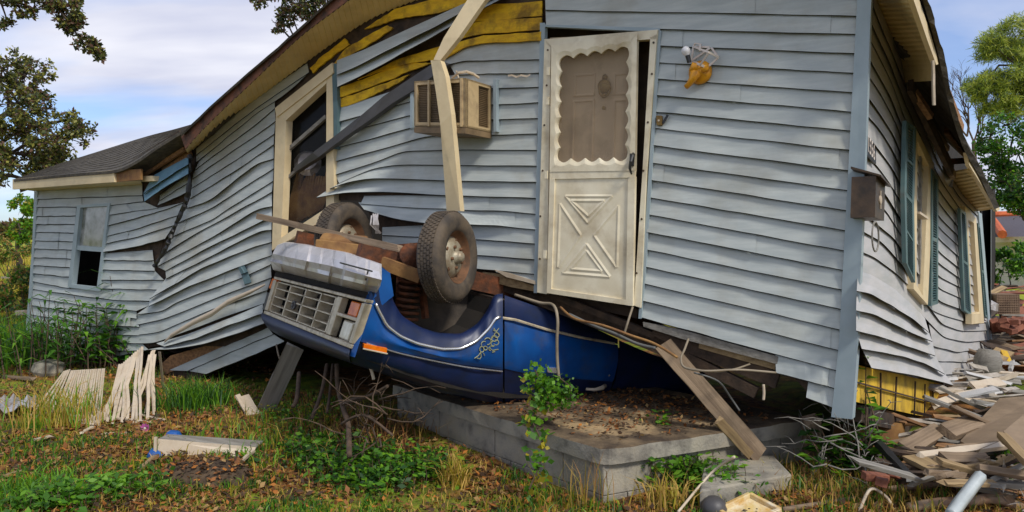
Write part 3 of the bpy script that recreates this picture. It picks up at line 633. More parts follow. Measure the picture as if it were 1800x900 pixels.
# storm door leaf
m = MB(); DO = [(969,80),(1120,57),(1112,538),(961,515)]
o_off = .075
def scallop(p, q, n, depth, inward):
    out = []; p, q, inward = np.array(p, float), np.array(q, float), np.array(inward, float)
    for i in range(n):
        for t in np.linspace(0, 1, 9)[:-1]:
            s = (i+t)/n; d = -depth*math.sin(t*math.pi)
            r = p*(1-s)+q*s+inward*(depth+d); out.append((r[0], r[1]))
    return out
TLc, TRc, BRc, BLc = (983,99), (1106,80), (1103,283), (978,286)
inner = scallop(TLc, TRc, 5, 7, (0, 1))+scallop(TRc, BRc, 7, 5, (-1, 0))+scallop(BRc, BLc, 5, 7, (0, -1))+scallop(BLc, TLc, 7, 5, (1, 0))
# outer ring with matching counts
def along(p, q, n): return [tuple(np.array(p)*(1-i/n)+np.array(q)*i/n) for i in range(n)]
outer = along((969,80),(1120,57),40)+along((1120,57),(1116,300),56)+along((1116,300),(966,302),40)+along((966,302),(969,80),56)
n = len(inner)
fo = P(PF, outer, o_off); fi = P(PF, inner, o_off-.012); bo = [p-PF.n*.035 for p in fo]; bi = [p-PF.n*.02 for p in fi]
mid = [a.lerp(b, .55) for a, b in zip(fo, fi)]; 
fm = [PF(*(np.array(a)*.4+np.array(b)*.6), o_off) for a, b in zip(outer, inner)]
vs_ = fo+fm+fi+bi+bo
m.add(vs_, [(r*n+i, r*n+(i+1) % n, (r+1)*n+(i+1) % n, (r+1)*n+i) for r in range(4) for i in range(n)])
sheet(m, PF, [(966,302),(1116,300),(1115,312),(966,315)], o_off-.004, .03)
sheet(m, PF, [(966,315),(975,314),(969,508),(961,515)], o_off, .035); sheet(m, PF, [(1104,311),(1116,310),(1112,538),(1100,527)], o_off, .035)
sheet(m, PF, [(969,508),(1100,527),(1112,538),(961,515)], o_off, .035)
sheet(m, PF, [(975,314),(1104,311),(1100,527),(969,508)], o_off-.014, .015)
st = m.build('storm_door', M['white'], house)
m = MB()
def ridge(mb, pts, w=.034, h=.006, off=o_off-.014):
    for a, b in zip(pts[:-1], pts[1:]):
        p, q = PF(*a, off), PF(*b, off); d = (q-p).normalized(); s = d.cross(PF.n).normalized()*w/2; t = PF.n*h
        mb.add([p-s, p+t, p+s, q-s, q+t, q+s], [(0, 1, 4, 3), (1, 2, 5, 4), (0, 2, 1), (3, 4, 5)])
for pts in ([(994,345),(1076,345),(1033,392),(994,345)], [(1004,353),(1062,353),(1034,380),(1004,353)], [(1031,429),(989,480),(1072,487),(1031,429)], [(1031,441),(1004,473),(1058,477),(1031,441)],
            [(984,358),(1021,414),(982,470)], [(1087,362),(1044,414),(1083,470)], [(984,358),(980,470)], [(1087,362),(1084,470)]):
    ridge(m, pts)
m.build('embossed_cross', M['white'], st)
m = MB(); sheet(m, PF, [(976,92),(1112,72),(1108,292),(972,296)], o_off-.034, .002); m.build('screen', M['screen'], st)
m = MB(); m.tube([PF(1113,270,o_off), PF(1112,274,o_off+.03), PF(1109,284,o_off+.05), PF(1107,296,o_off+.045), PF(1110,306,o_off+.01)], [.011, .016, .014, .011, .007], 8)
m.bar(PF(1112,270,o_off+.002), PF(1110,292,o_off+.002), .04, .012, PF.n); m.build('door_handle', M['black'], st, smooth=False)
m = MB()
for y in (118, 170, 300, 440): m.bar(PF(966-y*.018,y,.085), PF(966-y*.018-.4,y+14,.085), .025, .012, PF.n)
m.build('hinge', M['white'], st)

# --- bent downspout, fallen gutter (both still fixed to the house)
m = MB()
def ribbon(mb, L_, R_, offs, th):
    l = [PF(x, y, o) for (x, y), o in zip(L_, offs)]; r = [PF(x, y, o) for (x, y), o in zip(R_, offs)]
    l2 = [p-PF.n*th for p in l]; r2 = [p-PF.n*th for p in r]
    mb.grid([l2, l, r, r2, l2])
    mb.add([l[-1], r[-1], r2[-1], l2[-1]], [(0, 1, 2, 3)])
ribbon(m, [(832,-22),(820,2),(780,66),(762,105)], [(872,-22),(851,2),(806,66),(774,106)], [.42, .44, .5, .52], .05)
ribbon(m, [(757,106),(766,160),(774,220),(785,371)], [(774,106),(783,134),(793,200),(809,371)], [.53, .52, .5, .36], .06)
m.build('bent_downspout', M['cream'], house)
m = MB()
ribbon(m, [(765,109),(734,129),(701,151),(674,169),(638,200),(587,240),(550,268),(515,296)], [(790,112),(728,158),(690,181),(655,207),(613,236),(587,255),(560,276),(518,303)], [.06, .08, .1, .12, .13, .12, .1, .0], .07)
m.build('fallen_gutter', M['gutter'], house)
# ================================================ things fixed to the house
def textmesh(s, size, bold=0.0):
    c = bpy.data.curves.new('t', 'FONT'); c.body = s; c.size = size; c.offset = bold; c.resolution_u = 3
    o = bpy.data.objects.new('t', c); COL.objects.link(o); bpy.context.view_layer.update()
    me = o.to_mesh(); vs_ = [v.co.copy() for v in me.vertices]; fs = [tuple(p.vertices) for p in me.polygons]
    o.to_mesh_clear(); bpy.data.objects.remove(o); bpy.data.curves.remove(c); return vs_, fs
def puttext(mb, s, size, o, ux, uy, bold=0.0):
    vs_, fs = textmesh(s, size, bold); mb.add([Vector(o)+ux*v.x+uy*v.y for v in vs_], fs)

# --- window air conditioner
nf = PF.n; fr_off = .42
tl, tr, br, bl = PF(728,143,fr_off), PF(818,137,fr_off), PF(818,223,fr_off), PF(728,222,fr_off)
dep = -nf*(fr_off-.03)
ac = empty('air_conditioner', (bl+br)/2+dep*.5, 'beige box air conditioner jutting from the wall behind the bent cream downspout', 'air conditioner')
m = MB()
def bq(a, b, c, d, th, dirn): m.prism([a, b, c, d], dirn*th)
ux = (tr-tl).normalized(); uz = V(0, 0, 1)
def ring(mb, a, b, c, d, w, n_, th):
    e1 = (b-a).normalized()*w; e2 = (d-a).normalized()*w
    I = [a+e1+e2, b-e1+e2, c-e1-e2, d+e1-e2]; O = [a, b, c, d]
    for i in range(4): j = (i+1) % 4; mb.prism([O[i], O[j], I[j], I[i]], n_*-th)
ring(m, tl, tr, br, bl, .035, nf, .03)
def L3(a, b, t): return a.lerp(b, t)
for t in (.30, .62, .93):
    a = L3(tl, tr, t); b = L3(bl, br, t); m.bar(a, b, .02, .02, nf)
sd_ = Vector((ux.x, ux.y, 0)).normalized()
# side face: solid column then louvred opening
m.prism([tr, tr+dep*.42, br+dep*.42, br], -sd_*.02)
a, b, c, d = tr+dep*.42, tr+dep, br+dep, br+dep*.42; ring(m, a, b, c, d, .03, sd_, .02)
m.prism([tl, tr, tr+dep, tl+dep], V(0, 0, -.015)); m.prism([bl, br, br+dep, bl+dep], V(0, 0, .015)); m.prism([tl, tl+dep, bl+dep, bl], sd_*.015)
m.build('casing', M['acplastic'], ac)
m = MB()
for (p, q, r_, s_, nn) in ((tl, tr, br, bl, nf), (a, b, c, d, sd_)):
    base = [x-nn*.03 for x in (p, q, r_, s_)]; m.prism(base, -nn*.01)
    nfin = 26
    for i in range(nfin):
        t = (i+.5)/nfin; x, y = L3(base[0], base[3], t), L3(base[1], base[2], t); m.bar(x+nn*.008, y+nn*.008, .005, .014, nn)
m.build('grille', M['acfin'], ac)
m = MB(); m.prism([bl+V(0,0,-.005), br+V(0,0,-.005), br+dep+V(0,0,-.005), bl+dep+V(0,0,-.005)], V(0, 0, -.05)); m.build('drip_pan', M['acfin'], ac)
m = MB(); a, b = PF(866,135,.1), PF(872,232,.1)
m.bar(PF(872,140,.04), PF(873,232,.04), .03, .05, nf); m.bar(PF(726,142,.04), PF(726,226,.04), .03, .05, nf); m.build('bracket', M['trim_blue'], ac)
m = MB(); pts = [PF(795,137,.3), PF(806,128,.32), PF(820,126,.3), PF(832,130,.2), PF(842,137,.15)]; m.tube(pts, .012, 6); m.tube([PF(806,137,.2), PF(802,124,.2), PF(804,128,.22)], .008, 5); m.build('loose_strap', M['slat'], ac)

# --- broken lantern beside the door
c = PF(1226,128,.05)
lan = empty('wall_lantern', PF(1226,140,.0), 'yellow carriage lamp with broken glassless white cage and bare bulb, right of the storm door', 'lantern')
m = MB(); m.lathe(PF(1232,128,.02), nf, [(.085, 0), (.09, .015), (.07, .035), (.03, .05), (.028, .09), (0, .095)], 20)
m.tube([PF(1228,124,.06), PF(1222,130,.10), PF(1217,140,.10), PF(1211,148,.09), PF(1206,153,.08)], [.028, .04, .028, .022, .02], 10)
m.tube([PF(1214,126,.10), PF(1220,118,.10), PF(1230,120,.08), PF(1246,120,.07)], [.02, .04, .035, .022], 10)
m.build('lamp_bracket', M['lampyellow'], lan, smooth=True)
m = MB()
bt = [(1215,108), (1232,114), (1242,119), (1238,118)]
tp = [(1217,80), (1232,77), (1249,82), (1264,101), (1250,93), (1236,88)]
o1, o2 = .04, .16
pts_b = [PF(1215,107,.05), PF(1231,114,.14), PF(1243,119,.06)]; pts_t = [PF(1219,82,.05), PF(1246,92,.20), PF(1263,101,.06), PF(1250,83,.02)]
for p, q in ((0, 0), (1, 1), (2, 2), (0, 3)): m.bar(pts_b[p], pts_t[q], .014, .008, nf)
for p, q in ((0, 1), (1, 2), (2, 3), (3, 0)): m.bar(pts_t[p], pts_t[q], .014, .008, nf)
for p, q in ((0, 1), (1, 2)): m.bar(pts_b[p], pts_b[q], .018, .008, nf)
m.bar(PF(1219,82,.05), PF(1222,76,.06), .012, .008); m.bar(PF(1222,76,.06), PF(1233,78,.06), .012, .008); m.bar(PF(1231,78,.06), PF(1230,90,.08), .012, .008)
m.build('cage', M['lampwhite'], lan)
m = MB(); ctr = PF(1206,91,.12)
m.lathe(ctr, (-.25, 0, .97), [(.0, -.055), (.015, -.055), (.016, -.03), (.03, -.012), (.034, .01), (.026, .03), (.012, .04), (0, .042)], 14); m.build('bulb', M['bulb'], lan, smooth=True)
m = MB(); m.lathe(PF(1210,103,.12), (-.25, 0, .97), [(0, -.03), (.017, -.03), (.017, .025), (0, .025)], 12); m.build('bulb_socket', M['black'], lan)
# --- doorbell
db = empty('doorbell', PF(1160,219,0), 'small brass doorbell box with torn dark slot, right of the door frame', 'doorbell')
m = MB(); sheet(m, PF, [(1153,203),(1163,203),(1163,220),(1154,220)], .045, .03); m.build('bell_plate', M['brass'], db, bevel=.003)
m = MB(); m.bar(PF(1165,217,.03), PF(1174,202,.03), .016, .01, nf); m.build('torn_slot', M['black'], db)
m = MB(); m.lathe(PF(1158,212,.045), nf, [(.008,0),(.008,.006),(0,.008)], 10); m.build('button', M['slat'], db)
# small snags of torn vinyl
m = MB(); pp = [(893,133),(900,132),(908,135),(916,132),(926,134),(932,131)]
m.grid([[PF(x, y-1.5, .05) for x, y in pp], [PF(x, y+1.8, .07) for x, y in pp]]); m.build('torn_snag', M['slat'], house)

# --- house number plate and mailbox on the side wall
ns = PS.n
pl = empty('house_number_plate', PS(1532,275,0), 'slanting dark plate with white digits above the bronze mailbox', 'number plate')
m = MB(); pc = [PS(1523,239,.04), PS(1540,263,.04), PS(1540,288,.04), PS(1523,270,.04)]; m.prism(pc, -ns*.015); m.build('plate', M['black'], pl)
m = MB(); ud = (pc[1]-pc[0]); vd = (pc[0]-pc[3]); Lw = ud.length; ud.normalize(); vd.normalize()
puttext(m, '1556', .16, pc[3]+ud*.02+vd*.03+ns*.002, ud*(Lw*.9/.36), vd, .002); m.build('digits', M['lampwhite'], pl)
mb_ = empty('mailbox', PS(1528,386,0), 'weathered bronze wall mailbox with a small crest, hanging below the number plate', 'mailbox')
m = MB(); fo_ = .17
A_ = [PS(1521,306,.02), PS(1519,380,.02)]; 
f0, f1, f2, f3 = PS(1540,309,fo_), PS(1556,326,fo_), PS(1554,388,fo_), PS(1538,382,fo_)
# rebuild as a box: near side back to the wall
bk0, bk1, bk2, bk3 = [p-ns*(fo_-.02) for p in (f0, f1, f2, f3)]
m.prism([f0, f1, f2, f3], -ns*(fo_-.02)); m.build('box', M['bronze'], mb_)
m = MB(); e = V(0, 0, .012); w_ = (f1-f0).normalized()*.02
m.add([f0-w_+ns*.035+V(0,0,-.012), f1+w_+ns*.035+V(0,0,-.012), bk1+w_+V(0,0,.05), bk0-w_+V(0,0,.05), f0-w_+ns*.035, f1+w_+ns*.035, bk1+w_+V(0,0,.065), bk0-w_+V(0,0,.065)],
      [(0,3,2,1),(4,5,6,7),(0,1,5,4),(1,2,6,5),(2,3,7,6),(3,0,4,7)]); m.build('lid', M['bronze'], mb_)
m = MB(); cc_ = (f0+f1+f2+f3)/4; m.lathe(cc_, ns, [(.03, 0), (.028, .006), (0, .008)], 16); m.bar(cc_+V(0,0,-.06)+ns*.003, cc_+V(0,0,.06)+ns*.003, .012, .006, ns); m.build('crest', M['slat'], mb_)
m = MB(); pts = []
for t in np.linspace(0, 2.2*math.pi, 26):
    pts.append(f3+ns*-.02+ud*(.10+.09*math.sin(t))+V(0, 0, -.10-.10*math.cos(t+.2)*1.0))
m.tube(pts, .006, 5); m.build('hook_wire', M['greywood'], mb_)

# ================================================ overturned truck
TH, PH, RO_ = R(31), R(12), R(3.5)
tO = at(640, 560, 5.5)
Lx = Vector((math.cos(TH)*math.cos(PH), math.sin(TH)*math.cos(PH), -math.sin(PH)))
Wx = Vector((-math.sin(TH), math.cos(TH), math.tan(RO_))); Wx = (Wx-Lx*Wx.dot(Lx)).normalized()
Nx = Lx.cross(Wx).normalized()                      # towards the vehicle's underside, up in the picture
if Nx.z < 0: Nx = -Nx
TS = Plane(tO, -Wx); TF = Plane(tO, -Lx)
def tl3(p): d = Vector(p)-tO; return d.dot(Lx), d.dot(Wx), d.dot(Nx)
def T(l, w, n): return tO+Lx*l+Wx*w+Nx*n
for nm, q in (('far front', TF(465,545)), ('door end', TS(1088,640)), ('bottom door', TS(1070,690)), ('bottom fender', TS(883,707)), ('arch top', TS(770,613)), ('bumper far', TF(480,430)), ('belt', TS(640,603))):
    print(nm, [round(v, 2) for v in tl3(q)], [round(v, 2) for v in q])
truck = empty('overturned_truck', TS(860,706), 'blue truck lying upside down on the concrete porch, wheels up under the house wall', 'truck')
def skin(mb, plane, rows, N=30, th=.0):
    g = []
    for pts, off in rows:
        r = resample(pts, N); o_ = np.linspace(off[0], off[1], N) if isinstance(off, tuple) else [off]*N
        g.append([plane(x, y, o+noise.noise(Vector((x*.02, y*.05, 4)))*.018+noise.noise(Vector((x*.06, y*.11, 8)))*.005) for (x, y), o in zip(r, o_)])
    mb.grid(g)
F0 = [(662,462),(680,478),(687,527),(703,557),(737,578),(770,588),(810,590),(840,573),(860,547),(873,519),(884,518)]
F1 = [(652,508),(663,541),(680,573),(703,591),(733,604),(777,614),(810,613),(837,600),(860,577),(872,558),(884,557)]
m = MB()
skin(m, TS, [([(663,462),(684,478),(690,527),(706,555),(740,576),(770,585),(810,587),(838,570),(857,545),(868,517),(884,516)], -.09), (F0, -.02),
    ([(656,490),(674,540),(692,566),(718,584),(752,596),(790,602),(825,595),(852,565),(866,542),(878,530),(884,530)], .0), (F1, .035)], 60)
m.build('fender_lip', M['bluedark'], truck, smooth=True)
m = MB()
skin(m, TS, [(F1, .035), ([(648,525),(658,556),(674,586),(700,604),(730,616),(777,627),(810,627),(840,615),(862,590),(874,566),(884,562)], .045),
    ([(640,555),(668,592),(700,606),(740,618),(790,630),(830,630),(860,615),(884,600)], .05), ([(634,585),(700,610),(760,624),(820,636),(884,645)], .035), ([(632,600),(700,618),(760,631),(820,642),(884,650)], .01)], 60)
m.build('front_fender', M['blue'], truck, smooth=True)
m = MB()
skin(m, TS, [([(632,599),(700,617),(760,630),(820,641),(884,649)], .005), ([(628,606),(700,626),(760,640),(820,652),(884,660)], -.012), ([(622,614),(700,640),(783,664),(884,680)], -.02), ([(616,630),(637,643),(717,665),(783,686),(850,706),(884,707)], -.11), ([(620,640),(717,672),(783,692),(884,712)], -.4)], 50)
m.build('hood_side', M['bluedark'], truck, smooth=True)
m = MB(); trp = resample(F1, 70); m.tube([TS(x, y, .045) for x, y in trp[6:-1]], .013, 8)
m.build('arch_trim', M['trimchrome'], truck, smooth=True)
m = MB(); m.tube([TS(x, y, .012) for x, y in resample([(644,603),(700,621),(760,634),(820,646),(883,653)], 20)], .006, 6); m.build('body_trim', M['trimchrome'], truck)
# door and cab side
m = MB()
skin(m, TS, [([(887,560),(905,563),(960,580),(1020,594),(1086,606)], .0), ([(887,567),(960,588),(1020,601),(1087,613)], .03), ([(887,600),(960,612),(1087,634)], .05), ([(887,640),(930,650),(1000,658),(1080,664)], .035), ([(887,648),(930,658),(1000,665),(1077,671)], .01)], 40)
dr = m.build('cab_door', M['blue'], truck, smooth=True)
m = MB(); skin(m, TS, [([(887,648),(930,658),(1000,665),(1077,671)], .005), ([(887,660),(930,670),(1075,680)], -.015), ([(887,690),(960,692),(1070,688)], -.05), ([(887,706),(960,706),(1060,698)], -.12), ([(887,712),(1060,704)], -.35)], 30)
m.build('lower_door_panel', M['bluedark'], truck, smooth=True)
m = MB(); sheet(m, TS, [(962,646),(984,647),(984,657),(963,655)], .05, .02); m.build('door_handle', M['trimchrome'], dr, bevel=.004)
m = MB(); m.lathe(TS(1070,659,.03), -Wx, [(.014,0),(.014,.008),(0,.01)], 10); m.build('door_lock', M['trimchrome'], dr)
m = MB(); m.tube([TS(1030,684,.02), TS(1045,685,.05), TS(1058,682,.05), TS(1064,678,.02)], [.012,.014,.022,.02], 8); m.build('mirror_bracket', M['slat'], truck, smooth=True)
m = MB()
skin(m, TS, [([(887,519),(910,527),(947,540),(1010,560),(1086,596)], -.03), ([(887,530),(910,538),(947,550),(1010,568),(1086,600)], .01), ([(887,556),(905,560),(960,577),(1020,592),(1086,605)], .012)], 30)
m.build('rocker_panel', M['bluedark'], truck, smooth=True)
m = MB(); m.tube([TS(x, y, .03) for x, y in [(876,558),(905,562),(960,579),(1020,593),(1080,604)]], .012, 6); m.build('body_trim', M['grille'], truck)
m = MB(); skin(m, TS, [([(1088,598),(1150,625),(1240,650)], -.03), ([(1089,625),(1160,645),(1240,668)], .02), ([(1082,668),(1170,688),(1240,700)], .0), ([(1072,690),(1170,704),(1240,712)], -.1)], 16)
m.build('bed_side', M['bluedark'], truck, smooth=True)  # darker blue puts the shadow under the house into the colour
# graffiti-like scrollwork decal behind the arch (worn gold pinstriping)
m = MB()
def loop(cx, cy, r, a0=0, a1=2*math.pi, sx=1, n=12): return [(cx+r*sx*math.cos(t), cy+r*math.sin(t)) for t in np.linspace(a0, a1, n)]
for pts in (loop(847,614,5,0,6.28,.8), loop(853,612,3.5), loop(857,600,6,-2.6,1.7), loop(851,605,5,2.6,5.2), [(846,618),(841,625),(834,630)], [(845,620),(846,627),(843,631)], [(838,629),(844,631)],
            loop(873,589,4.5), loop(869,595,5,0,6.28,1.1), loop(872,602,4.5,-2,2.6), loop(867,604,4,1,4.5), [(877,577),(872,583),(868,577)], [(867,580),(874,584),(878,590)], [(870,587),(863,597)], [(861,612),(866,616),(876,614)], [(865,619),(870,618)], [(862,608),(868,609)], [(850,621),(852,625)], loop(862,613,3,1.5,4.7)):
    m.tube([TS(x, y, .058) for x, y in pts], .0042, 4)
m.build('pinstripe_scroll', mat('gold_stripe', (.34, .36, .20), (.22, .22, .10), .6, 30), truck)
m = MB(); sheet(m, TS, [(640,604),(681,612),(680,621),(639,612)], .04, .035); m.build('side_marker_lamp', M['amber'], truck, bevel=.004)
m = MB(); m.tube([TS(638,613,.042), TS(681,622,.042)], .006, 6); m.build('marker_trim', M['grille'], truck)

# solid dark body core (engine bay floor, cab) behind the skins
m = MB()
pc = [(700,566),(737,590),(770,600),(810,602),(840,585),(865,555),(873,530),(890,535),(947,552),(1010,572),(1084,610),(1240,660),(1240,700),(1070,690),(960,700),(884,700),(783,680),(717,660),(640,632),(650,560),(690,563)]
m.prism(P(TS, pc, -.06), Wx*1.7); m.build('body_core', M['darkgap'], truck)
m = MB()     # wheel housing: arch swept inwards
ar = resample(F0[1:], 40); m.grid([[TS(x, y, -.03) for x, y in ar], [TS(x, y, -.25) for x, y in ar], [TS(x, y-4, -.55) for x, y in ar]])
m.build('wheel_housing', M['well'], truck, smooth=True)
# floor pan and frame seen on top
fw = tl3(TF(470,545))[1]
m = MB(); a = tl3(TS(880,520)); b = tl3(TS(1083,598))
for w_, l0, l1 in ((.45, .0, 3.2), (fw-.5, .0, 3.2)): m.bar(T(l0, w_, a[2]+.10), T(l1, w_, a[2]+.02), .09, .16, Nx)
m.build('chassis_rail', M['rust'], truck)
m = MB(); m.box(T((a[0]+b[0])/2+.1, fw/2, a[2]-.06), Lx*(b[0]-a[0])*.55, Wx*(fw/2-.05), Nx*.03); m.build('floor_pan', M['darkwood'], truck)

# front clip
GO = [(482,486),(644,526),(615,613),(463,551)]
def gq(u, v): a = np.array(GO, float); p = (a[0]*(1-u)+a[1]*u)*(1-v)+(a[3]*(1-u)+a[2]*u)*v; return p
front = MB()
def fr(mb, u0, u1, v0, v1, off, th): sheet(mb, TF, [tuple(gq(u0, v0)), tuple(gq(u1, v0)), tuple(gq(u1, v1)), tuple(gq(u0, v1))], off, th)
u_g = .70
fr(front, 0, 1, 0, .065, .06, .06); fr(front, 0, 1, .915, 1, .06, .06); fr(front, 0, .03, .085, .9, .06, .06); fr(front, u_g, u_g+.05, .085, .9, .06, .06); fr(front, .965, 1, .085, .9, .06, .06); fr(front, u_g+.05, .965, .40, .47, .06, .06)
bez = front.build('grille_surround', M['grille'], truck, bevel=.006)
g = MB()
for i in range(1, 4): u = .03+(u_g-.03)*i/4; fr(g, u-.006, u+.006, .1, .89, .045, .13)
for i in range(1, 4): v = .065+.85*i/4; fr(g, .03, u_g, v-.012, v+.012, .045, .13)
fr(g, .045, .06, .1, .88, .04, .1); fr(g, u_g-.015, u_g, .1, .88, .04, .1); fr(g, .04, u_g, .1, .125, .04, .1); fr(g, .04, u_g, .865, .885, .04, .1)
g.build('grille', M['grille'], truck)
m = MB(); fr(m, .03, u_g, .08, .9, -.09, .02); m.build('radiator', M['darkgap'], truck)
m = MB(); ec = TF(515,536,.055); us = (TF(525,538,.055)-TF(505,533,.055)).normalized(); vs2 = -Lx.cross(us).normalized()
el = [ec+us*.062*math.cos(t)+vs2*.042*math.sin(t) for t in np.linspace(0, 2*math.pi, 25)[:-1]]; m.prism(el, Lx*.02)
for k in range(5): t = k*2*math.pi/5; m.bar(ec-Lx*.004, ec-Lx*.004+us*.04*math.cos(t)+vs2*.028*math.sin(t), .008, .006, Lx)
m.build('emblem', M['gutter'], truck)
m = MB(); fr(m, u_g+.05, .965, .08, .42, -.03, .02); m.build('lamp_recess', M['darkgap'], truck)
m = MB(); fr(m, u_g+.155, .955, .10, .39, .02, .04); m.build('turn_signal', M['amber'], truck, bevel=.008)
m = MB(); fr(m, u_g+.05, .965, .46, .91, -.10, .02); m.build('lamp_recess', M['darkgap'], truck)
m = MB(); fr(m, u_g+.14, .955, .49, .89, .02, .06); m.build('headlight', M['lamp'], truck, bevel=.015)
m = MB(); sheet(m, TF, [(479,489),(487,491),(480,509),(472,506)], .055, .05); m.build('turn_signal', M['amber'], truck)
m = MB(); sheet(m, TF, [(470,514),(474,515),(465,545),(461,543)], .03, .05); m.build('headlight', M['black'], truck)
# hood lip below the grille (hood hangs downwards)
m = MB(); rows = []
for pts, off in (([(461,549),(520,573),(570,594),(616,613)], .04), ([(458,555),(470,566),(520,584),(570,604),(614,622)], .07), ([(463,566),(480,578),(520,594),(570,612),(614,629)], .05), ([(472,578),(490,590),(530,606),(570,620),(616,636)], -.06), ([(478,582),(500,594),(540,610),(580,626),(622,640)], -.35)):
    r = resample(pts, 24); rows.append([TF(x, y, off) for x, y in r])
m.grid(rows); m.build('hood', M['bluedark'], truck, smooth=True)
m = MB()   # front of the fender beside the lamps
skin(m, TS, [([(644,520),(649,516),(656,500)], .0), ([(645,528),(652,530),(662,520)], .04)], 8)
r0 = resample([(645,524),(636,560),(622,600),(614,626)], 16)
m.grid([[TF(x-3, y, .02) for x, y in r0], [TS(x+2, y, .02) for x, y in r0], [TS(x+10, y+2, .045) for x, y in r0]])
m.build('fender_edge', M['blue'], truck, smooth=True)
m = MB(); m.prism([TS(648,500,0), TS(664,466,0), TS(686,480,0), TS(692,520,0), TS(668,540,0), TS(650,530,0)], Wx*.03); m.build('fender_apron', M['blue'], truck)
m = MB(); fr(m, 0, 1, -.25, .06, -.02, .05); m.build('front_valance', M['darkgap'], truck)
# bumper: crumpled chrome with wrap-round end
m = MB(); N = 46
tp = resample([(487,430),(503,424),(543,430),(610,443),(648,456),(671,464)], N); mdl = resample([(479,446),(520,455),(585,468),(640,484),(671,492)], N)
m1 = resample([(475,459),(520,470),(590,488),(640,500),(668,504)], N); bt_ = resample([(480,474),(520,483),(590,500),(640,512),(662,514)], N); bk_ = resample([(485,478),(530,488),(590,504),(640,514),(660,516)], N)
def crump(i, k): return noise.noise(Vector(((i//5)*.7, k*.25, 2.0)))*.035
cr2 = lambda i: (.10 if 14 < i < 30 else .13) - (.18*max(0, (i-38)/8))
rows = [[TF(x, y, -.10) for x, y in tp]]
rows.append([TF(x, y+1.5, .10+cr2(i)*.4+crump(i, 0)) for i, (x, y) in enumerate(tp)])
rows.append([TF(*((tp[i]*.45+mdl[i]*.55)), .13+cr2(i)*.5+crump(i, 1)) for i in range(N)])
rows.append([TF(x, y, .15+cr2(i)*.6+crump(i, 2)*.7) for i, (x, y) in enumerate(mdl)])
rows.append([TF(*((m1[i]*.6+mdl[i]*.4)), .12+cr2(i)*.5+crump(i, 3)) for i in range(N)])
rows.append([TF(x, y, .12+cr2(i)*.5+crump(i, 4)) for i, (x, y) in enumerate(m1)])
rows.append([TF(x, y, .02+crump(i, 5)) for i, (x, y) in enumerate(bt_)])
rows.append([TF(x, y, -.12) for x, y in bk_])
m.grid(rows); bump_ = m.build('bumper', M['chrome'], truck, smooth=False)
m = MB(); pp = resample([(598,462),(620,468),(654,477)], 8); m.tube([TF(x, y, .235) for x, y in pp], .006, 5); m.tube([TF(647,476,.22), TF(643,492,.2)], .006, 5); m.build('bumper_crack', M['black'], bump_)
# underside clutter between the bumper and the wheels
bl_ = tl3(TF(560,440))
print('bumper top', bl_, 'w', fw)
m = MB(); m.tube([at(568,433,6.6), at(572,428,6.6), at(640,434,6.45), at(645,442,6.4)], [.05,.10,.10,.05], 10); m.bar(at(566,440,6.6), at(644,450,6.4), .2, .2); m.build('oil_pan', M['rustyellow'], truck, bevel=.02)
m = MB(); m.bar(at(560,452,6.9), at(760,452,6.2), .12, .12); m.bar(at(640,446,6.5), at(752,455,6.2), .1, .07); m.bar(at(700,440,6.3), at(745,436,6.2), .06, .10)
m.tube([at(730,436,6.1), at(733,428,6.1)], .014, 6); m.tube([at(738,436,6.1), at(742,428,6.1)], .014, 6); m.build('front_axle', M['rust'], truck)
m = MB(); m.bar(at(672,462,5.95), at(740,487,5.85), .05, .10); m.build('radius_arm', M['rustyellow'], truck)
m = MB(); pts = []
for t in np.linspace(0, 7*2*math.pi, 150):
    f = t/(14*math.pi); c = at(722, 486, 6.0).lerp(at(715, 562, 6.0), f); pts.append(c+Vector((math.cos(t)*.085, math.sin(t)*.085, 0)))
m.tube(pts, .015, 6); m.build('coil_spring', M['rust'], truck, smooth=True)
m = MB(); m.bar(at(703,480,6.1), at(700,575,6.0), .05, .05); m.bar(at(695,470,6.2), at(750,474,6.1), .2, .1); m.bar(at(738,470,6.1), at(748,560,6.05), .04, .05); m.bar(at(620,450,6.5), at(700,470,6.2), .14, .2)
m.lathe(at(722,450,6.05), (.3,-.9,.2), [(.1,0),(.1,.05),(.05,.08),(0,.09)], 14); m.tube([at(650,455,6.3), at(680,448,6.1), at(716,462,6.0), at(735,445,6.0)], .014, 6)
m.build('steering_linkage', M['rust'], truck)
m = MB(); m.prism([at(690,560,6.15), at(690,455,6.4), at(640,455,6.6), at(650,520,6.3)], V(.0, .5, 0)); m.prism([at(560,436,7.1), at(700,440,6.9), at(700,520,6.6), at(560,500,6.9)], V(.1, .6, 0)); m.build('engine_block', M['darkwood'], truck)
# inner arch rust wall
m = MB(); m.prism([at(690,462,6.35), at(800,462,6.6), at(868,520,6.75), at(850,600,6.5), at(700,580,6.2)], V(.1, .3, 0)); m.build('inner_fender', M['well'], truck)
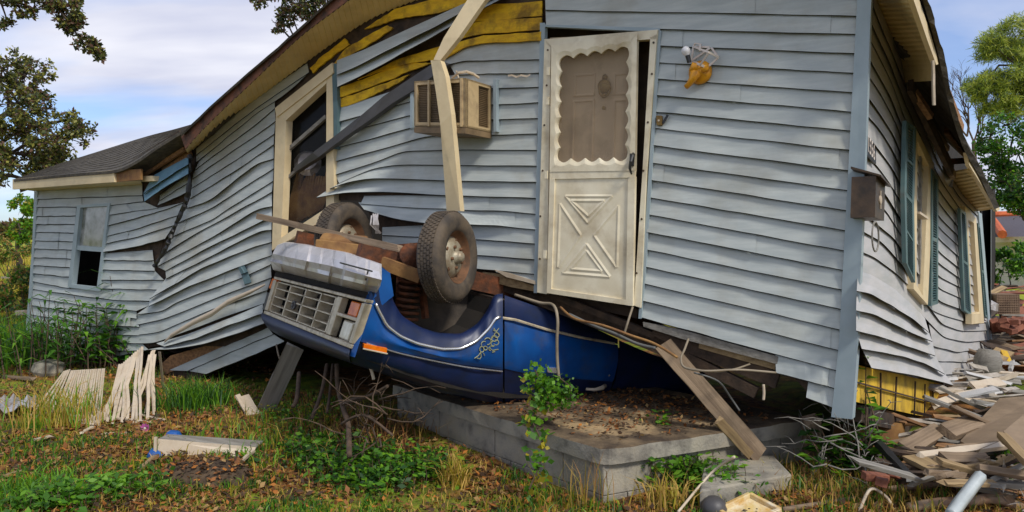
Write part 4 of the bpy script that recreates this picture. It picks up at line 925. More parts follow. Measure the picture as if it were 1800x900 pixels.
# wheels
def wheel(c, ax, R0=.362, wd=.205, rim=True, parent=truck):
    ax = Vector(ax).normalized(); w2 = wd/2
    prof = [(.205, w2-.03), (.215, w2-.012), (.25, w2), (.30, w2+.004), (.335, w2-.006), (.356, w2-.03)]
    prof += [(R0, w2-.05)]
    m = MB()
    n = 72
    side = prof+[(R0+.002, x) for x in np.linspace(w2-.055, -(w2-.055), 7)]+[(r, -h) for r, h in reversed(prof)]
    m.lathe(c, ax, side, n)
    ty = m.build('tyre', M['tyre'], parent, smooth=True)
    # tread blocks
    u = ax.orthogonal().normalized(); w_ = ax.cross(u); tb = MB()
    for k in range(5):
        h0 = -w2+.035+k*(wd-.07)/5; h1 = h0+(wd-.07)/5-.009
        for a in range(60):
            a0 = (a+(k % 2)*.5)*2*math.pi/60; a1 = a0+2*math.pi/60*.72; sk = .012*(1 if k < 2 else -1 if k > 2 else 0)
            P4 = []
            for r in (R0-.002, R0+.009):
                for (aa, hh) in ((a0, h0), (a1, h0), (a1+sk, h1), (a0+sk, h1)):
                    P4.append(c+ax*hh+(u*math.cos(aa)+w_*math.sin(aa))*r)
            tb.add(P4, [(4,5,6,7),(0,1,5,4),(1,2,6,5),(2,3,7,6),(3,0,4,7)])
    tb.build('tread', M['tyre'], ty)
    m = MB()
    m.lathe(c, ax, [(.212, w2-.012), (.206, w2-.018), (.198, w2-.03), (.185, w2-.055), (.165, w2-.075)], 48, 1)
    m.lathe(c, ax, [(.165, w2-.075), (.150, w2-.06), (.125, w2-.035), (.10, w2-.028), (.075, w2-.03), (.05, w2-.03), (.045, w2+.01), (.03, w2+.03), (0, w2+.034)], 48, 0)
    m.lathe(c, ax, [(.20, w2-.04), (.19, -w2+.04), (.205, -w2+.015)], 40, 1)
    m.lathe(c, ax, [(.12, -w2+.05), (.12, -w2+.01), (.06, -w2), (0, -w2)], 24, 1)
    for k in range(5):
        t = k*2*math.pi/5; q = c+ax*(w2-.03)+(u*math.cos(t)+w_*math.sin(t))*.088; m.lathe(q, ax, [(.013, 0), (.013, .018), (0, .02)], 8, 1)
        t += .6; q = c+ax*(w2-.044)+(u*math.cos(t)+w_*math.sin(t))*.135; m.lathe(q, ax, [(.018, 0), (.012, .004), (0, .003)], 8, 1)
    m.build('rim', [M['rim'], M['rimrust']], parent, smooth=True)
wc = at(788, 452, 5.92); wheel(wc, (.93, -.40, .02))
wheel(at(606, 424, 7.05), (.93, -.40, .04))
m = MB(); m.bar(at(700,455,6.25), at(775,455,6.0), .07, .07); m.build('hub_carrier', M['rust'], truck)
# silvery torn lining near the far wheel
m = MB()
for i in range(9):
    x = 655+random.uniform(-3, 12); m.tube([at(x, 378+random.uniform(-4, 4), 7.0), at(x+random.uniform(-3, 6), 395, 6.97), at(665+random.uniform(-5, 5), 410, 7.0)], .01, 4)
m.build('frayed_lining', M['foil'], truck)

# ================================================ porch, beams, planks, wires
def gz(x, y):
    z = noise.noise(Vector((x*.5, y*.5, 0)))*.05+noise.noise(Vector((x*1.7, y*1.7, 3)))*.02
    if x > 3.0: z += .22*math.exp(-((x-6.0)/2.6)**2-((y-7.8)/2.0)**2)
    z -= .09*math.exp(-((x+.5)/1.5)**2-((y-4.9)/1.0)**2)
    return z
ztop = .32
def gp(px, py, h): # pixel -> horizontal plane at height h
    r = ray(px, py); return CAM+r*((h-H)/r.z)
porch = empty('concrete_porch', gp(1070, 880, 0), 'cracked grey concrete porch slab on blocks with mossy rounded corner, under the truck', 'porch')
c0 = gp(1062, 800, ztop-.03); cA = gp(690, 676, ztop); cB = gp(1430, 742, ztop-.02)
c0.z = cA.z = cB.z = ztop
dA = (cA-c0).normalized(); dB = (cB-c0).normalized()
def pl2(p, a, b): return p+dA*a+dB*b
far = cA+(cB-c0)
corner = [c0+dA*.14, c0+dA*.05+dB*.012, c0+dA*.012+dB*.05, c0+dB*.14]
outl = [cA]+resample([tuple(cA.xy), tuple((c0+dA*.14).xy)], 16)[1:-1].tolist()
top_out = [cA]+[cA.lerp(corner[0], t) for t in np.linspace(.05, .95, 18)]+corner+[corner[-1].lerp(cB, t) for t in np.linspace(.05, .95, 14)]+[cB, far]
cen = (c0+far)/2
def rough(p, a=.006): return p+Vector((random.uniform(-a, a), random.uniform(-a, a), random.uniform(-a, a)))
top2 = [rough(p) for p in top_out]
m = MB(); n = len(top2)
lowr = [p+V(0, 0, -.105) for p in top_out]
ins = [p+(cen-p).normalized()*.03 for p in top2]; ins = [Vector((p.x, p.y, ztop+.004)) for p in ins]
m.add(top2+lowr, [(i, (i+1) % n, n+(i+1) % n, n+i) for i in range(n)], 0); m.add(lowr, [tuple(range(n))], 0); m.add(ins, [tuple(range(n))], 1); m.add(top2+ins, [(i, (i+1) % n, n+(i+1) % n, n+i) for i in range(n)], 1)
m.build('slab', [M['concrete'], M['conctop']], porch)
m = MB()
def ledge(p, k): return p+(cen-p).normalized()*k
b0 = ledge(c0, .05); bA = ledge(cA, .05); bB = ledge(cB, .05)
for row, (z0, z1) in enumerate(((.0, .213), (-.22, -.004))):
    for p, q in ((b0, bA), (b0, bB)):
        Ln = (q-p).length; nb = int(Ln/.40)+1; dd = (q-p).normalized(); inn = (cen-(p+q)/2); inn = (inn-dd*inn.dot(dd)).normalized()
        s = (-.2 if row else 0)
        while s < Ln:
            a0, a1 = max(0, s)+.003, min(Ln, s+.40)-.003
            if a1-a0 > .05:
                P0 = p+dd*a0; P1 = p+dd*a1; zz0 = z0-.0; o = random.uniform(0, .004)
                m.prism([Vector((v.x, v.y, zz0))+inn*o for v in (P0, P1, P1+inn*.19, P0+inn*.19)], V(0, 0, z1-z0))
            s += .40
m.build('block_course', M['concrete'], porch, bevel=.005)
m = MB(); m.prism([Vector((v.x, v.y, -.2)) for v in (ledge(c0, .09), ledge(cA, .09), far, ledge(cB, .09))], V(0, 0, .4)); m.build('mortar_core', M['darkgap'], porch)
# step in front of the porch
stp = empty('concrete_step', gp(1340, 860, .0), 'low concrete step littered with leaves, right of the porch corner', 'step')
m = MB(); s0 = [gp(1296,846,.13), gp(1390,833,.13), gp(1360,808,.13), gp(1262,815,.13), gp(1262,846,.13)]; s0 = [Vector((p.x, p.y, .13)) for p in (gp(1230,862,.13), gp(1392,834,.13), gp(1360,800,.13), gp(1240,800,.13))]
m.prism(s0, V(0, 0, -.22)); m.build('slab', M['concrete'], stp, bevel=.012)

def board(name, a, b, w, t, mm, label, cat='board', group=None, up=(0, 0, 1), twist=0, jag=True):
    a, b = Vector(a), Vector(b); d = (b-a); Ln = d.length; d.normalize(); u = Vector(up); s = d.cross(u)
    if s.length < .01: s = d.cross(Vector((1, 0, 0)))
    s.normalize(); u = s.cross(d).normalized(); R_ = Matrix.Rotation(twist, 3, d); s = R_ @ s; u = R_ @ u
    N = 7; vs_ = []
    for i in range(N):
        f = i/(N-1); x = Ln*f
        for (sy, sz) in ((-1, -1), (1, -1), (1, 1), (-1, 1)):
            jx = random.uniform(-.03, .03) if jag and i in (0, N-1) else 0
            vs_.append((x+jx, sy*w/2+random.uniform(-.003, .003), sz*t/2+random.uniform(-.002, .002)))
    fs = [(i*4+k, i*4+(k+1) % 4, (i+1)*4+(k+1) % 4, (i+1)*4+k) for i in range(N-1) for k in range(4)]+[(3, 2, 1, 0), ((N-1)*4, (N-1)*4+1, (N-1)*4+2, (N-1)*4+3)]
    me = bpy.data.meshes.new(name); me.from_pydata(vs_, [], fs); me.materials.append(mm); me.update()
    o = bpy.data.objects.new(name, me); COL.objects.link(o)
    o.matrix_world = Matrix(((d.x, s.x, u.x, a.x), (d.y, s.y, u.y, a.y), (d.z, s.z, u.z, a.z), (0, 0, 0, 1)))
    WLOC[o.name] = a
    if label: tag(o, label, cat, group)
    return o
board('wooden_plank', at(453, 380, 7.3), at(702, 437, 6.05), .055, .035, M['wood'], 'long thin wooden lath lying across the chrome bumper toward the near wheel', 'plank', up=(.3,-1,0))
e1, e2 = at(1166, 606, 5.45), gp(1336, 800, .16)
board('wooden_beam', e1, e2, .13, .045, M['wood'], 'thick weathered beam propped from the truck roof down past the porch slab edge', 'beam', up=(-.2,-1,.3))
board('wooden_beam', at(1262,738,4.75), gp(1326,815,.07)+V(0,0,.03), .06, .03, M['tanwood'], 'short split batten lying under the foot of the propped beam', 'beam', up=(-.2,-1,.3))
board('fence_board', at(518,611,6.9), gp(468,720,.03), .17, .03, M['greywood'], 'grey board leaning under the truck grille into the weeds', 'board', up=(.35,-1,.2))
board('wooden_post', gp(1426,832,-.1), gp(1426,832,0)+V(0,0,.40), .11, .09, M['wood'], 'short wooden post standing between the porch and the house corner', 'post', up=(0,-1,0), jag=False)
board('foundation_block', gp(1440,808,0)+V(.25,.1,.12), gp(1440,808,0)+V(.75,.35,.12), .2, .2, M['rustyellow'], 'brown block in the dark right of the short wooden post', 'block')

def wire(name, pts, r, mm, label, cat='cable', group=None):
    pts = [np.array(p) for p in pts]; 
    m = MB(); q = []
    n = len(pts)
    for i in range(n-1):
        p0, p1, p2, p3 = pts[max(i-1, 0)], pts[i], pts[i+1], pts[min(i+2, n-1)]
        for t in np.linspace(0, 1, 7)[:-1]:
            q.append(Vector(.5*((2*p1)+(-p0+p2)*t+(2*p0-5*p1+4*p2-p3)*t*t+(-p0+3*p1-3*p2+p3)*t**3)))
    q.append(Vector(pts[-1])); m.tube(q, r, 6)
    return m.build(name, mm, smooth=True, label=label, cat=cat, group=group)
wire('hanging_cable', [at(905,518,5.9), at(948,532,5.8), at(972,536,5.7), at(980,560,5.6), at(979,600,5.6), at(980,640,5.6), at(983,668,5.6)], .012, M['cable'], 'tan cable looping over the blue truck door and hanging straight down')
wire('hanging_cable', [at(985,540,5.9), at(1010,560,5.7), at(1060,572,5.5), at(1110,590,5.4), at(1150,604,5.3), at(1190,628,5.1)], .010, M['rustyellow'], 'brown cable sagging under the doorway to the top of the propped beam')
wire('hanging_cable', [at(1000,552,5.9), at(1045,573,5.8), at(1080,586,5.7), at(1120,604,5.6), at(1152,612,5.5)], .012, M['cablegrey'], 'grey cable drooping just under the brown one below the doorway')
wire('hanging_cable', [at(1112,540,5.7), at(1104,565,5.6), at(1097,588,5.6)], .009, M['cable'], 'short pale cable end dangling beneath the storm door')
wire('hanging_cable', [at(1210,596,5.3), at(1203,615,5.2), at(1197,630,5.1), at(1204,646,5.0), at(1240,652,4.9), at(1300,650,5.0), at(1364,655,5.1)], .008, M['cable'], 'thin pale cable tied round the propped beam and stretched to the right')
wire('hanging_cable', [at(1204,646,5.0), at(1250,653,5.1), at(1290,649,5.2), at(1318,640,5.3)], .007, M['cable'], 'upper strand of cable running right from the propped beam')
wire('hanging_cable', [at(1220,655,5.1), at(1262,670,5.1), at(1285,700,5.2), at(1300,722,5.2)], .007, M['cablegrey'], 'thin dark cable curving down behind the propped beam')
wire('hanging_cable', [at(1342,676,5.3), at(1343,690,5.3), at(1342,703,5.3)], .01, M['slat'], 'very short white cable end hanging in the dark under the house')
wire('hanging_cable', [at(486,606,7.8), at(490,625,7.7), at(495,640,7.7), at(492,652,7.7)], .01, M['cable'], 'thin cable hanging from the siding edge left of the leaning grey board')
wire('hanging_cable', [at(651,645,5.8), at(654,655,5.8), at(657,667,5.8)], .014, M['slat'], 'short white strap hanging below the front edge of the truck')
# ================================================ ground
def axis(a, b, fine0, fine1, step, far=1.28):
    xs = list(np.arange(fine0, fine1+1e-6, step)); s = step
    while xs[-1] < b: s *= far; xs.append(xs[-1]+s)
    s = step
    while xs[0] > a: s *= far; xs.insert(0, xs[0]-s)
    return xs
xs = axis(-400, 400, -9, 9, .11); ys = axis(-60, 900, 3.2, 13, .11)
vs_ = [(x, y, gz(x, y)-.0) for y in ys for x in xs]; nx = len(xs)
fs = [(j*nx+i, j*nx+i+1, (j+1)*nx+i+1, (j+1)*nx+i) for j in range(len(ys)-1) for i in range(nx-1)]
gm = bpy.data.materials.new('ground'); gm.use_nodes = True; t = gm.node_tree; n, l = t.nodes, t.links; b = n['Principled BSDF']; b.inputs['Roughness'].default_value = .95; b.inputs['Specular IOR Level'].default_value = .2
tcn = n.new('ShaderNodeTexCoord')
def nz(scale, detail, lo, hi, c0, c1, c2=None, r=.6):
    a = n.new('ShaderNodeTexNoise'); a.inputs['Scale'].default_value = scale; a.inputs['Detail'].default_value = detail; a.inputs['Roughness'].default_value = r
    l.new(tcn.outputs['Object'], a.inputs['Vector']); q = n.new('ShaderNodeValToRGB'); e = q.color_ramp.elements
    e[0].position = lo; e[1].position = hi; e[0].color = (*c0, 1); e[1].color = (*c1, 1)
    if c2: x = e.new((lo+hi)/2); x.color = (*c2, 1)
    l.new(a.outputs[0], q.inputs[0]); return q, a
soil, sa = nz(9, 8, .36, .64, (.05, .028, .014), (.34, .15, .04), (.17, .08, .025))
green, ga = nz(6, 8, .35, .65, (.05, .10, .012), (.20, .24, .02))
mk, _ = nz(.75, 6, .46, .56, (0, 0, 0), (1, 1, 1))
mx1 = n.new('ShaderNodeMixRGB'); l.new(mk.outputs[0], mx1.inputs[0]); l.new(soil.outputs[0], mx1.inputs[1]); l.new(green.outputs[0], mx1.inputs[2])
field, _ = nz(.35, 6, .38, .62, (.30, .28, .02), (.62, .44, .03), (.22, .30, .02))
sp = n.new('ShaderNodeSeparateXYZ'); l.new(tcn.outputs['Object'], sp.inputs[0])
mr = n.new('ShaderNodeMapRange'); mr.inputs[1].default_value = 12.5+50; mr.inputs[2].default_value = 17+50; l.new(sp.outputs['Y'], mr.inputs[0])
mx2 = n.new('ShaderNodeMixRGB'); l.new(mr.outputs[0], mx2.inputs[0]); l.new(mx1.outputs[0], mx2.inputs[1]); l.new(field.outputs[0], mx2.inputs[2])
l.new(mx2.outputs[0], b.inputs['Base Color'])
bp = n.new('ShaderNodeBump'); bp.inputs['Strength'].default_value = .9; bp.inputs['Distance'].default_value = .03; l.new(sa.outputs[0], bp.inputs['Height']); l.new(bp.outputs[0], b.inputs['Normal'])
me = bpy.data.meshes.new('ground'); me.from_pydata([(x, y, z) for x, y, z in vs_], [], fs); me.materials.append(gm); me.polygons.foreach_set('use_smooth', [True]*len(fs)); me.update()
mr.inputs[1].default_value = 12.5; mr.inputs[2].default_value = 17
go = bpy.data.objects.new('ground', me); COL.objects.link(go); go['kind'] = 'structure'

# ================================================ vegetation helpers
def leafmesh(name, pts, size, mats, parent=None, flat=0.0, aspect=.55, wts=None, **kw):
    """pts: (n,3) leaf centres; every leaf a bent pointed quad of random turn"""
    n_ = len(pts); pts = np.asarray(pts, float)
    d = rng.normal(size=(n_, 3)); d[:, 2] *= (1-flat); d /= np.linalg.norm(d, axis=1)[:, None]
    u = np.cross(d, rng.normal(size=(n_, 3))); u /= np.linalg.norm(u, axis=1)[:, None]+1e-9
    s = (size*rng.uniform(.6, 1.35, n_))[:, None]
    if flat > .5:
        up = np.tile([0, 0, 1.], (n_, 1))+rng.normal(size=(n_, 3))*.45; up /= np.linalg.norm(up, axis=1)[:, None]
        d = d-up*(d*up).sum(1)[:, None]; d /= np.linalg.norm(d, axis=1)[:, None]; u = np.cross(up, d)
    a = pts; b_ = pts+d*s*.5+u*s*aspect*.5; c = pts+d*s; e = pts+d*s*.5-u*s*aspect*.5
    v = np.stack([a, b_, c, e], 1).reshape(-1, 3)
    if parent is not None: loc = np.array(WLOC[parent.name])
    else: loc = np.array([v[:, 0].mean(), v[:, 1].mean(), v[:, 2].min()])
    v -= loc
    me = bpy.data.meshes.new(name); me.vertices.add(len(v)); me.vertices.foreach_set('co', v.ravel())
    me.loops.add(n_*4); me.loops.foreach_set('vertex_index', np.arange(n_*4)); me.polygons.add(n_)
    me.polygons.foreach_set('loop_start', np.arange(n_)*4); me.polygons.foreach_set('loop_total', np.full(n_, 4))
    for m_ in mats: me.materials.append(m_)
    w = np.array(wts if wts else [1]*len(mats), float); w /= w.sum()
    me.polygons.foreach_set('material_index', rng.choice(len(mats), n_, p=w).astype(np.int32))
    me.update(calc_edges=True); o = bpy.data.objects.new(name, me); COL.objects.link(o)
    if parent is not None: o.parent = parent
    else: o.location = loc
    WLOC[o.name] = Vector(loc); return tag(o, **kw)
def blob(c, r, n_, shell=.5):
    d = rng.normal(size=(n_, 3)); d /= np.linalg.norm(d, axis=1)[:, None]
    return np.array(c)+d*np.array(r)*(rng.uniform(shell, 1, n_)**.6)[:, None]
def clumps(c, r, k, n_, sub=.34):
    out = []
    for _ in range(k):
        q = blob(c, r, 1, .3)[0]; out.append(blob(q, np.array(r).mean()*sub*rng.uniform(.6, 1.3), n_//k, .1))
    return np.concatenate(out)
def blades(name, roots, h, w, mats, parent=None, lean=.5, wts=None, seg=2, **kw):
    n_ = len(roots); roots = np.asarray(roots, float); az = rng.uniform(0, 2*math.pi, n_)
    hh = h*rng.uniform(.45, 1.25, n_); ln = lean*rng.uniform(.1, 1.2, n_); dr = np.stack([np.cos(az), np.sin(az), np.zeros(n_)], 1); sd = np.stack([-np.sin(az), np.cos(az), np.zeros(n_)], 1)
    ph = rng.uniform(0, 2*math.pi, n_); sd = np.stack([np.cos(ph), np.sin(ph), np.zeros(n_)], 1)
    up = np.array([0, 0, 1.])
    p1 = roots+up*(hh*.55)[:, None]+dr*(hh*ln*.25)[:, None]; p2 = roots+up*(hh*(.95-.25*ln))[:, None]+dr*(hh*ln*.85)[:, None]
    ww = (w*rng.uniform(.6, 1.3, n_))[:, None]
    v = np.stack([roots-sd*ww/2, roots+sd*ww/2, p1+sd*ww*.4, p1-sd*ww*.4, p2], 1).reshape(-1, 3)
    loc = np.array(WLOC[parent.name]) if parent is not None else np.array([v[:, 0].mean(), v[:, 1].mean(), v[:, 2].min()])
    v -= loc; me = bpy.data.meshes.new(name); me.vertices.add(len(v)); me.vertices.foreach_set('co', v.ravel())
    base = (np.arange(n_)*5)[:, None]; li = np.concatenate([base+np.array([0, 1, 2, 3]), base+np.array([3, 2, 4])], 1).ravel()
    me.loops.add(n_*7); me.loops.foreach_set('vertex_index', li); me.polygons.add(n_*2)
    me.polygons.foreach_set('loop_start', (np.arange(n_)[:, None]*7+np.array([0, 4])).ravel()); me.polygons.foreach_set('loop_total', np.tile([4, 3], n_))
    for m_ in mats: me.materials.append(m_)
    wq = np.array(wts if wts else [1]*len(mats), float); wq /= wq.sum()
    me.polygons.foreach_set('material_index', np.repeat(rng.choice(len(mats), n_, p=wq), 2).astype(np.int32))
    me.update(calc_edges=True); o = bpy.data.objects.new(name, me); COL.objects.link(o)
    if parent is not None: o.parent = parent
    else: o.location = loc
    WLOC[o.name] = Vector(loc); return tag(o, **kw)
def gzv(p): return np.array([gz(x, y) for x, y in p])

# --- leaf litter and grass over the yard
def yard(n_, y0=3.6, y1=12.0, pw=1.5):
    y = y0+(y1-y0)*rng.uniform(0, 1, n_)**pw; x = rng.uniform(-.80, .80, n_)*y; return np.stack([x, y], 1)
def nmask(p, s, seed, lo): return np.array([noise.noise(Vector((x*s, y*s, seed))) for x, y in p]) > lo
def inporch(p):
    a = np.array(c0.xy); A_ = np.array(dA.xy); B_ = np.array(dB.xy); Mx = np.linalg.inv(np.stack([A_, B_], 1)); q = (p-a) @ Mx.T
    return (q[:, 0] > -.02) & (q[:, 1] > -.02)
p = yard(80000); p = p[nmask(p, 1.1, 2.0, -.12) | (rng.uniform(0, 1, len(p)) < .3)]; p = p[~inporch(p)]
z = gzv(p)+rng.uniform(.0, .03, len(p)); leafmesh('leaf_litter', np.c_[p, z], .052, LL, flat=.8, wts=[6, 3, 2, 6], kind='stuff', label='brown and orange fallen leaves over the yard', cat='leaf litter')
p = yard(130000, 3.6, 12.5); p = p[~inporch(p)]
k1 = nmask(p, .8, 4.0, -.12) & (nmask(p, 3.0, 9.0, -.12))
wallz = (5+.64*(2.3-p[:, 0])); k1 &= (p[:, 1] < wallz+.3) | (p[:, 0] < -7)
q = p[k1]; blades('short_grass', np.c_[q, gzv(q)], .075, .009, [LG[0], LG[1], LG[3], LG[2]], lean=.9, wts=[5, 3, 2, 3], kind='stuff', label='short green and yellow grass patches over the yard', cat='grass')
q = p[~k1][:16000]; q = q[(q[:, 1] < 5+.64*(2.3-q[:, 0])+.2)]; blades('dead_grass', np.c_[q, gzv(q)], .07, .007, LS+[LG[3]], lean=1.4, kind='stuff', label='dry brown grass among the fallen leaves', cat='grass')
# meadow beyond the house at the left
n_ = 26000; y = 12+60*rng.uniform(0, 1, n_)**2; x = y*rng.uniform(-.85, -.58, n_); blades('meadow_grass', np.c_[x, y, np.zeros(n_)], .32, .05, [LG[3], LG[1], LS[0]], lean=.5, wts=[9, 2, 3], kind='stuff', label='tall yellow-green meadow grass beyond the house', cat='grass')
# litter and twigs on the porch
pp = []
while len(pp) < 2600:
    a, b_ = random.uniform(.1, 2.6), random.uniform(.12, 1.7)
    if random.random() > .25+.75*(min(a, b_)/.9): continue
    v = pl2(Vector((c0.x, c0.y, 0)), a, b_); pp.append((v.x, v.y, ztop+random.uniform(.006, .03)))
leafmesh('porch_litter', pp, .04, LL, flat=.85, wts=[5, 2, 1, 5], kind='stuff', label='rotting leaves scattered over the porch slab', cat='leaf litter')

# --- tufts, weeds, vines
def tuft(name, px, py, n_, h, spread, mats, label, cat='grass tuft', w=.012, lean=.8, wts=None, z=None, group=None, d=None):
    g = gp(px, py, 0) if d is None else at(px, py, d)
    r = rng.normal(size=(n_, 2))*spread+np.array(g.xy); zz = gzv(r) if z is None else np.full(n_, z)
    return blades(name, np.c_[r, zz], h, w, mats, lean=lean, wts=wts, label=label, cat=cat, group=group)
tuft('grass_tuft', 345, 716, 500, .33, .16, [LG[0], LG[1], LG[2]], 'dark green grass tuft in front of the dark gap under the siding')
tuft('grass_tuft', 110, 745, 420, .42, .20, [LG[3], LG[1], LS[0]], 'tall seeding grass growing through the left pile of white slats', w=.009)
tuft('grass_tuft', 800, 838, 150, .26, .05, [LS[0], LG[3]], 'straw-coloured drooping tuft against the middle of the porch wall', w=.010, lean=1.1)
tuft('grass_tuft', 1022, 878, 70, .36, .12, [LS[0], LS[1], LG[3]], 'sparse brown-green grass at the porch corner', w=.007, lean=.7)
tuft('grass_tuft', 1175, 885, 130, .24, .08, [LS[0], LG[3]], 'straw-coloured tuft below the bright weeds right of the porch corner', w=.010, lean=1.1)
tuft('grass_tuft', 1480, 860, 900, .16, .38, [LS[1], LS[0], LG[3], LG[0]], 'rusty brown low grass in front of the short wooden post', w=.009)
tuft('grass_tuft', 50, 640, 520, .70, .32, [LG[1], LG[0], LG[2]], 'tall green grass at the left corner of the annex', w=.02, lean=.7)
tuft('grass_tuft', 15, 610, 450, .6, .6, [LG[3], LG[1], LG[0]], 'tall grass left of the annex corner post', w=.022, lean=.5)
tuft('grass_tuft', 20, 880, 500, .14, .22, [LG[1], LG[0]], 'fresh green grass in the lower left corner of the yard')
tuft('grass_tuft', 500, 768, 900, .15, .45, [LG[0], LG[3], LG[1]], 'low green grass patch in front of the leaning grey board', w=.01)
tuft('grass_tuft', 1640, 880, 400, .16, .3, [LS[0], LS[1], LG[0]], 'dry wiry grass between the pipes in the lower right', w=.006)
tuft('grass_tuft', 1782, 850, 120, .3, .05, [LG[1], LG[0]], 'bright thin weed stalks beside the curved pipe', w=.012, lean=.4)
tuft('grass_tuft', 940, 885, 200, .14, .2, [LG[0], LG[3], LS[1]], 'mixed grass at the foot of the porch below the climbing vine', w=.009)
def weed(name, pxs, h, n_, size, mats, label, wts=None, cat='weed', lf=.6):
    """leafy weed: stems + leaves; pxs = list of (px, py_base, spread, height)"""
    g = gp(pxs[0][0], pxs[0][1], 0); root = empty(name, (g.x, g.y, gz(g.x, g.y)), label, cat)
    L_ = []; m = MB()
    for px, py, spd, hh in pxs:
        g = gp(px, py, 0)
        for _ in range(max(6, int(spd*190))):
            bx, by = g.x+random.gauss(0, spd*.5), g.y+random.gauss(0, spd*.4); bz = gz(bx, by); k = hh*random.uniform(.5, 1.05); tx, ty = bx+random.gauss(0, .10*k+.02), by+random.gauss(0, .10*k+.02)
            q = [Vector((bx, by, bz)), Vector(((bx+tx)/2+.01, (by+ty)/2, bz+k*.55)), Vector((tx, ty, bz+k))]; m.tube(q, [.004, .003, .002], 4)
            for j in range(int(n_)):
                f = random.uniform(.25, 1); c = q[0].lerp(q[2], f); L_.append((c.x+random.gauss(0, size*.8), c.y+random.gauss(0, size*.8), c.z+random.gauss(0, size*.5)))
    m.build('stem', M['twig'], root); leafmesh('leaves', L_, size, mats, root, flat=lf, wts=wts); return root
weed('broadleaf_weed', [(610,805,.42,.15),(680,820,.42,.15),(745,825,.30,.17),(560,790,.3,.14),(640,835,.3,.10)], 0, 12, .055, [LG[0], LG[2], LG[1]], 'dense dark green groundcover weeds along the left foot of the porch wall', cat='weeds')
weed('broadleaf_weed', [(1165,850,.16,.30),(1160,820,.06,.45),(1225,845,.18,.22),(1275,868,.15,.20)], 0, 13, .06, [LG[1], LG[0]], 'bright green clover-like weeds right of the porch corner', cat='weeds')
weed('broadleaf_weed', [(130,890,.2,.12),(60,895,.2,.12),(210,865,.2,.08)], 0, 10, .06, [LG[1], LG[0]], 'light green seedlings at the bottom left', cat='weeds')
weed('broadleaf_weed', [(560,745,.4,.16),(640,745,.3,.14),(500,740,.2,.14)], 0, 9, .04, [LG[0], LG[3], LG[1]], 'small green weeds in the shade under the truck grille', cat='weeds')
def stalk(name, px, py, h, label, n=12, leaf=.28, lw=.05, spread=.28, mats=None):
    g = gp(px, py, 0); root = empty(name, (g.x, g.y, 0), label, 'weed'); m = MB(); lf = MB()
    for s in range(n):
        bx, by = g.x+random.gauss(0, spread), g.y+random.gauss(0, spread*.6); k = h*random.uniform(.45, 1.0); tx = bx+random.gauss(0, .18)
        q = [Vector((bx, by, 0)), Vector(((bx*2+tx)/3, by, k*.4)), Vector((tx, by+random.gauss(0, .05), k))]; m.tube(q, [.009, .007, .003], 5)
        for j in range(9):
            f = .25+.75*j/8; c = q[1].lerp(q[2], max(0, (f-.4)/.6)) if f > .4 else q[0].lerp(q[1], f/.4)
            a = random.uniform(0, 6.28); d = Vector((math.cos(a), math.sin(a)*.7, random.uniform(.1, .6))).normalized(); s_ = d.cross(Vector((0, 0, 1))).normalized()*lw/2*random.uniform(.6, 1.1); L0 = leaf*random.uniform(.5, 1.1)
            p1 = c+d*L0*.45; p2 = c+d*L0-Vector((0, 0, L0*.35)); lf.add([c, p1+s_, p2, p1-s_], [(0, 1, 2, 3)], random.choice([0, 0, 1, 2]))
    m.build('stem', M['twig'], root); lf.build('leaves', mats or [LG[0], LG[1], LG[2]], root)
stalk('tall_weed', 190, 648, .90, 'tall bushy dark green weed in front of the annex siding', n=50, leaf=.28, lw=.07, spread=.36)
stalk('tall_weed', 215, 645, 1.75, 'tallest reed-like weed reaching above the bushy one at the annex', n=5, leaf=.5, lw=.05, spread=.12)
stalk('tall_weed', 90, 655, 1.0, 'thin weed with drooping leaves near the annex corner post', n=22, leaf=.45, lw=.045, spread=.3)
stalk('tall_weed', 1515, 838, .95, 'thin vine-like weed climbing under the house corner post', n=8, leaf=.13, lw=.08, spread=.1)
stalk('tall_weed', 1502, 842, .35, 'low leafy green weed beneath the house corner post', n=26, leaf=.13, lw=.08, spread=.12)
def vine(path, label, n_=160, size=.05, mats=None, spread=.04):
    root = empty('climbing_vine', path[-1], label, 'vine'); m = MB(); q = []
    P_ = [Vector(p) for p in path]; m.tube(P_, .006, 5); L_ = []
    for _ in range(n_):
        i = random.randrange(len(P_)-1); c = P_[i].lerp(P_[i+1], random.random()); L_.append(tuple(c+Vector((random.gauss(0, spread), random.gauss(0, spread), random.gauss(0, spread)))))
    m.build('stem', M['twig'], root); leafmesh('leaves', L_, size, mats or [LG[1], LG[3], LG[0]], root, flat=.3, aspect=.8)
vine([at(940,665,5.6), at(945,700,5.55), at(935,740,5.45), at(955,780,5.1), at(948,820,4.95), at(930,860,4.9)], 'yellow-green vine climbing the porch wall up to the truck door', 170, .055, spread=.045)
vine([at(940,650,5.5), at(955,680,5.5), at(970,690,5.5), at(1000,690,5.5), at(950,705,5.5)], 'bright green vine clump on the porch slab against the truck door', 420, .045, [LG[0], LG[1]], .05)
vine([at(985,665,5.45), at(1003,680,5.4), at(1004,700,5.4), at(996,702,5.4)], 'small vine loop hanging beside the tan cable on the porch', 40, .035, [LG[0]], .02)

